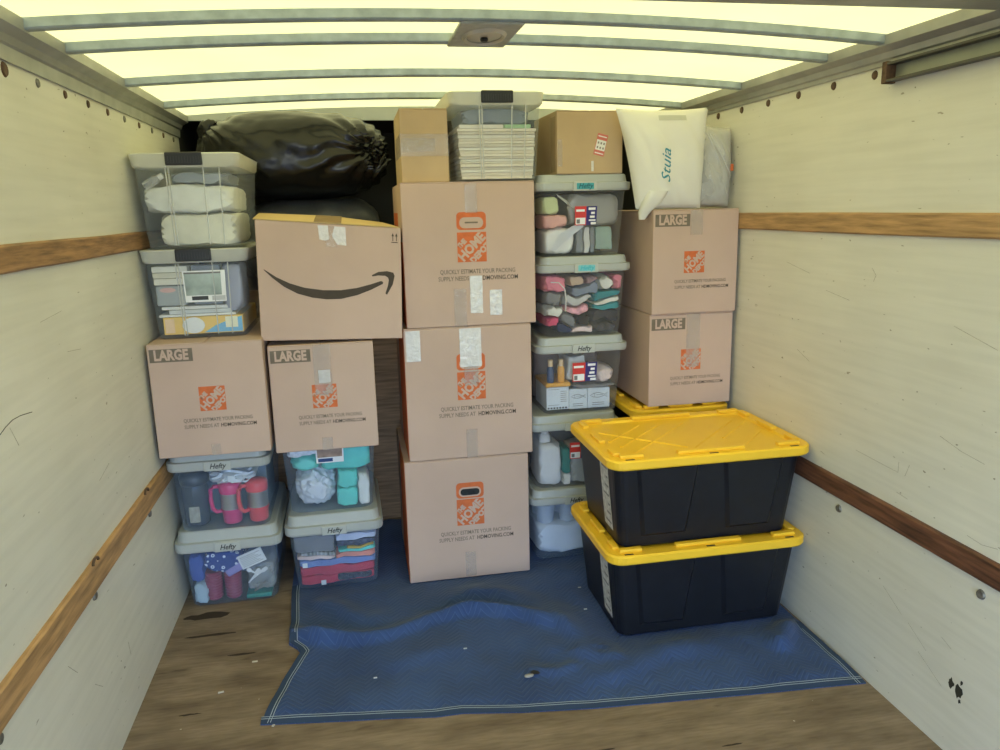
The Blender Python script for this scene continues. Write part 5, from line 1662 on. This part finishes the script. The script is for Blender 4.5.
cb = thing('clear_bag', 'clear film bag of grey cloth wedged between white sack and right wall', 'bag', (1.488, 3.07, 1.527))
bm, FG = pillow([(-0.062, 0.345), (0.080, 0.325), (0.080, 0.006), (-0.082, 0.006)], 0.0, 0.070, 0.10, 8.1, 0.022, pin=0.04)
obj('film', bm, FILM, cb, True)
bm, FG = pillow([(-0.058, 0.325), (0.074, 0.312), (0.072, 0.010), (-0.074, 0.010)], 0.0, 0.055, 0.09, 5.1, 0.008, pin=0.04)
obj('grey_cloth', bm, cm('soft_pale_grey_cloth', 205, 203, 196), cb, True)
bm = bmesh.new(); bx(bm, 0.056, 0.070, -0.062, -0.052, 0.150, 0.178, 0.003); obj('orange_tab', bm, ORANGE, cb)
for q in (((-0.045, 0.30), (0.0, 0.20), (0.045, 0.06)), ((-0.035, 0.30), (0.02, 0.20), (0.05, 0.14))):
    bm = bmesh.new(); tube(bm, [(x, -0.072 + 0.02 * abs(z - 0.16) / 0.14, z) for x, z in q], [0.001, 0.0035, 0.001], 5)
    obj('film_crease', bm, RIBM, cb, True)

# black bags in the attic
lb2 = lump_bm(0.33, 0.36, 0.215, 41, 0.05, 3.4, 0.8, 5, 0.15)
for v in lb2.verts: v.co.z = max(-0.212, min(0.200, v.co.z)) + 0.212
o = obj('rubbish_bag', lb2, BAGBLK2, None, True); o.location = (-0.18, 4.02, 1.2)
tag(o, 'dull black bag on the attic shelf under the glossy one', 'bag', 'black bags on the attic shelf')
bg = thing('rubbish_bag', 'glossy black bulging rubbish bag under the roof behind smile box', 'bag', (-0.235, 3.85, 1.614), group='black bags on the attic shelf')
BX, BY, BZ = 0.43, 0.30, 0.195
bm = lump_bm(BX, BY, BZ, 52, 0.035, 2.7, 0.6, 6, 0.12)
KN = Vector((0.36, -0.17, 0.02))
for v in bm.verts:
    p = v.co.copy()
    # folds running out from the knot and from the drawn upper left corner
    for c_, am in ((KN, 0.016), (Vector((-0.40, -0.05, 0.16)), 0.012)):
        d_ = p - c_
        r_ = d_.length
        ang = math.atan2(d_.z, d_.x)
        v.co += p.normalized() * am * math.sin(ang * 17 + 3 * noise.noise(p * 6)) * math.exp(-r_ / 0.22) * min(1, r_ / 0.05)
    # flatten lower right, rise upper middle
    v.co.z = max(0.0, v.co.z + 0.195)
obj('body', bm, BAGBLK, bg, True)
bm = lump_bm(0.055, 0.05, 0.055, 9, 0.5, 2.0, 2.6, 5, 0.7)
for v in bm.verts: v.co += Vector((0.345, -0.185, 0.215))
obj('knot', bm, BAGBLK, bg, True)
for k in range(5):
    bm = lump_bm(0.014, 0.02, 0.06, 60 + k, 0.4, 2.2, 3, 3, 0.4)
    R_ = Matrix.Rotation(math.radians(-20 + 16 * k), 3, 'Y')
    for v in bm.verts: v.co = R_ @ v.co + Vector((0.33 + 0.016 * k, -0.165 - 0.004 * k, 0.15 - 0.004 * k))
    obj('knot_tail', bm, BAGBLK, bg, True)
bm = lump_bm(0.05, 0.02, 0.035, 71, 0.3, 2.0, 2, 4, 0.4)
R_ = Matrix.Rotation(math.radians(-42), 3, 'Y')
for v in bm.verts: v.co = R_ @ v.co + Vector((-0.375, -0.10, 0.315))
obj('gathered_corner', bm, BAGBLK, bg, True)
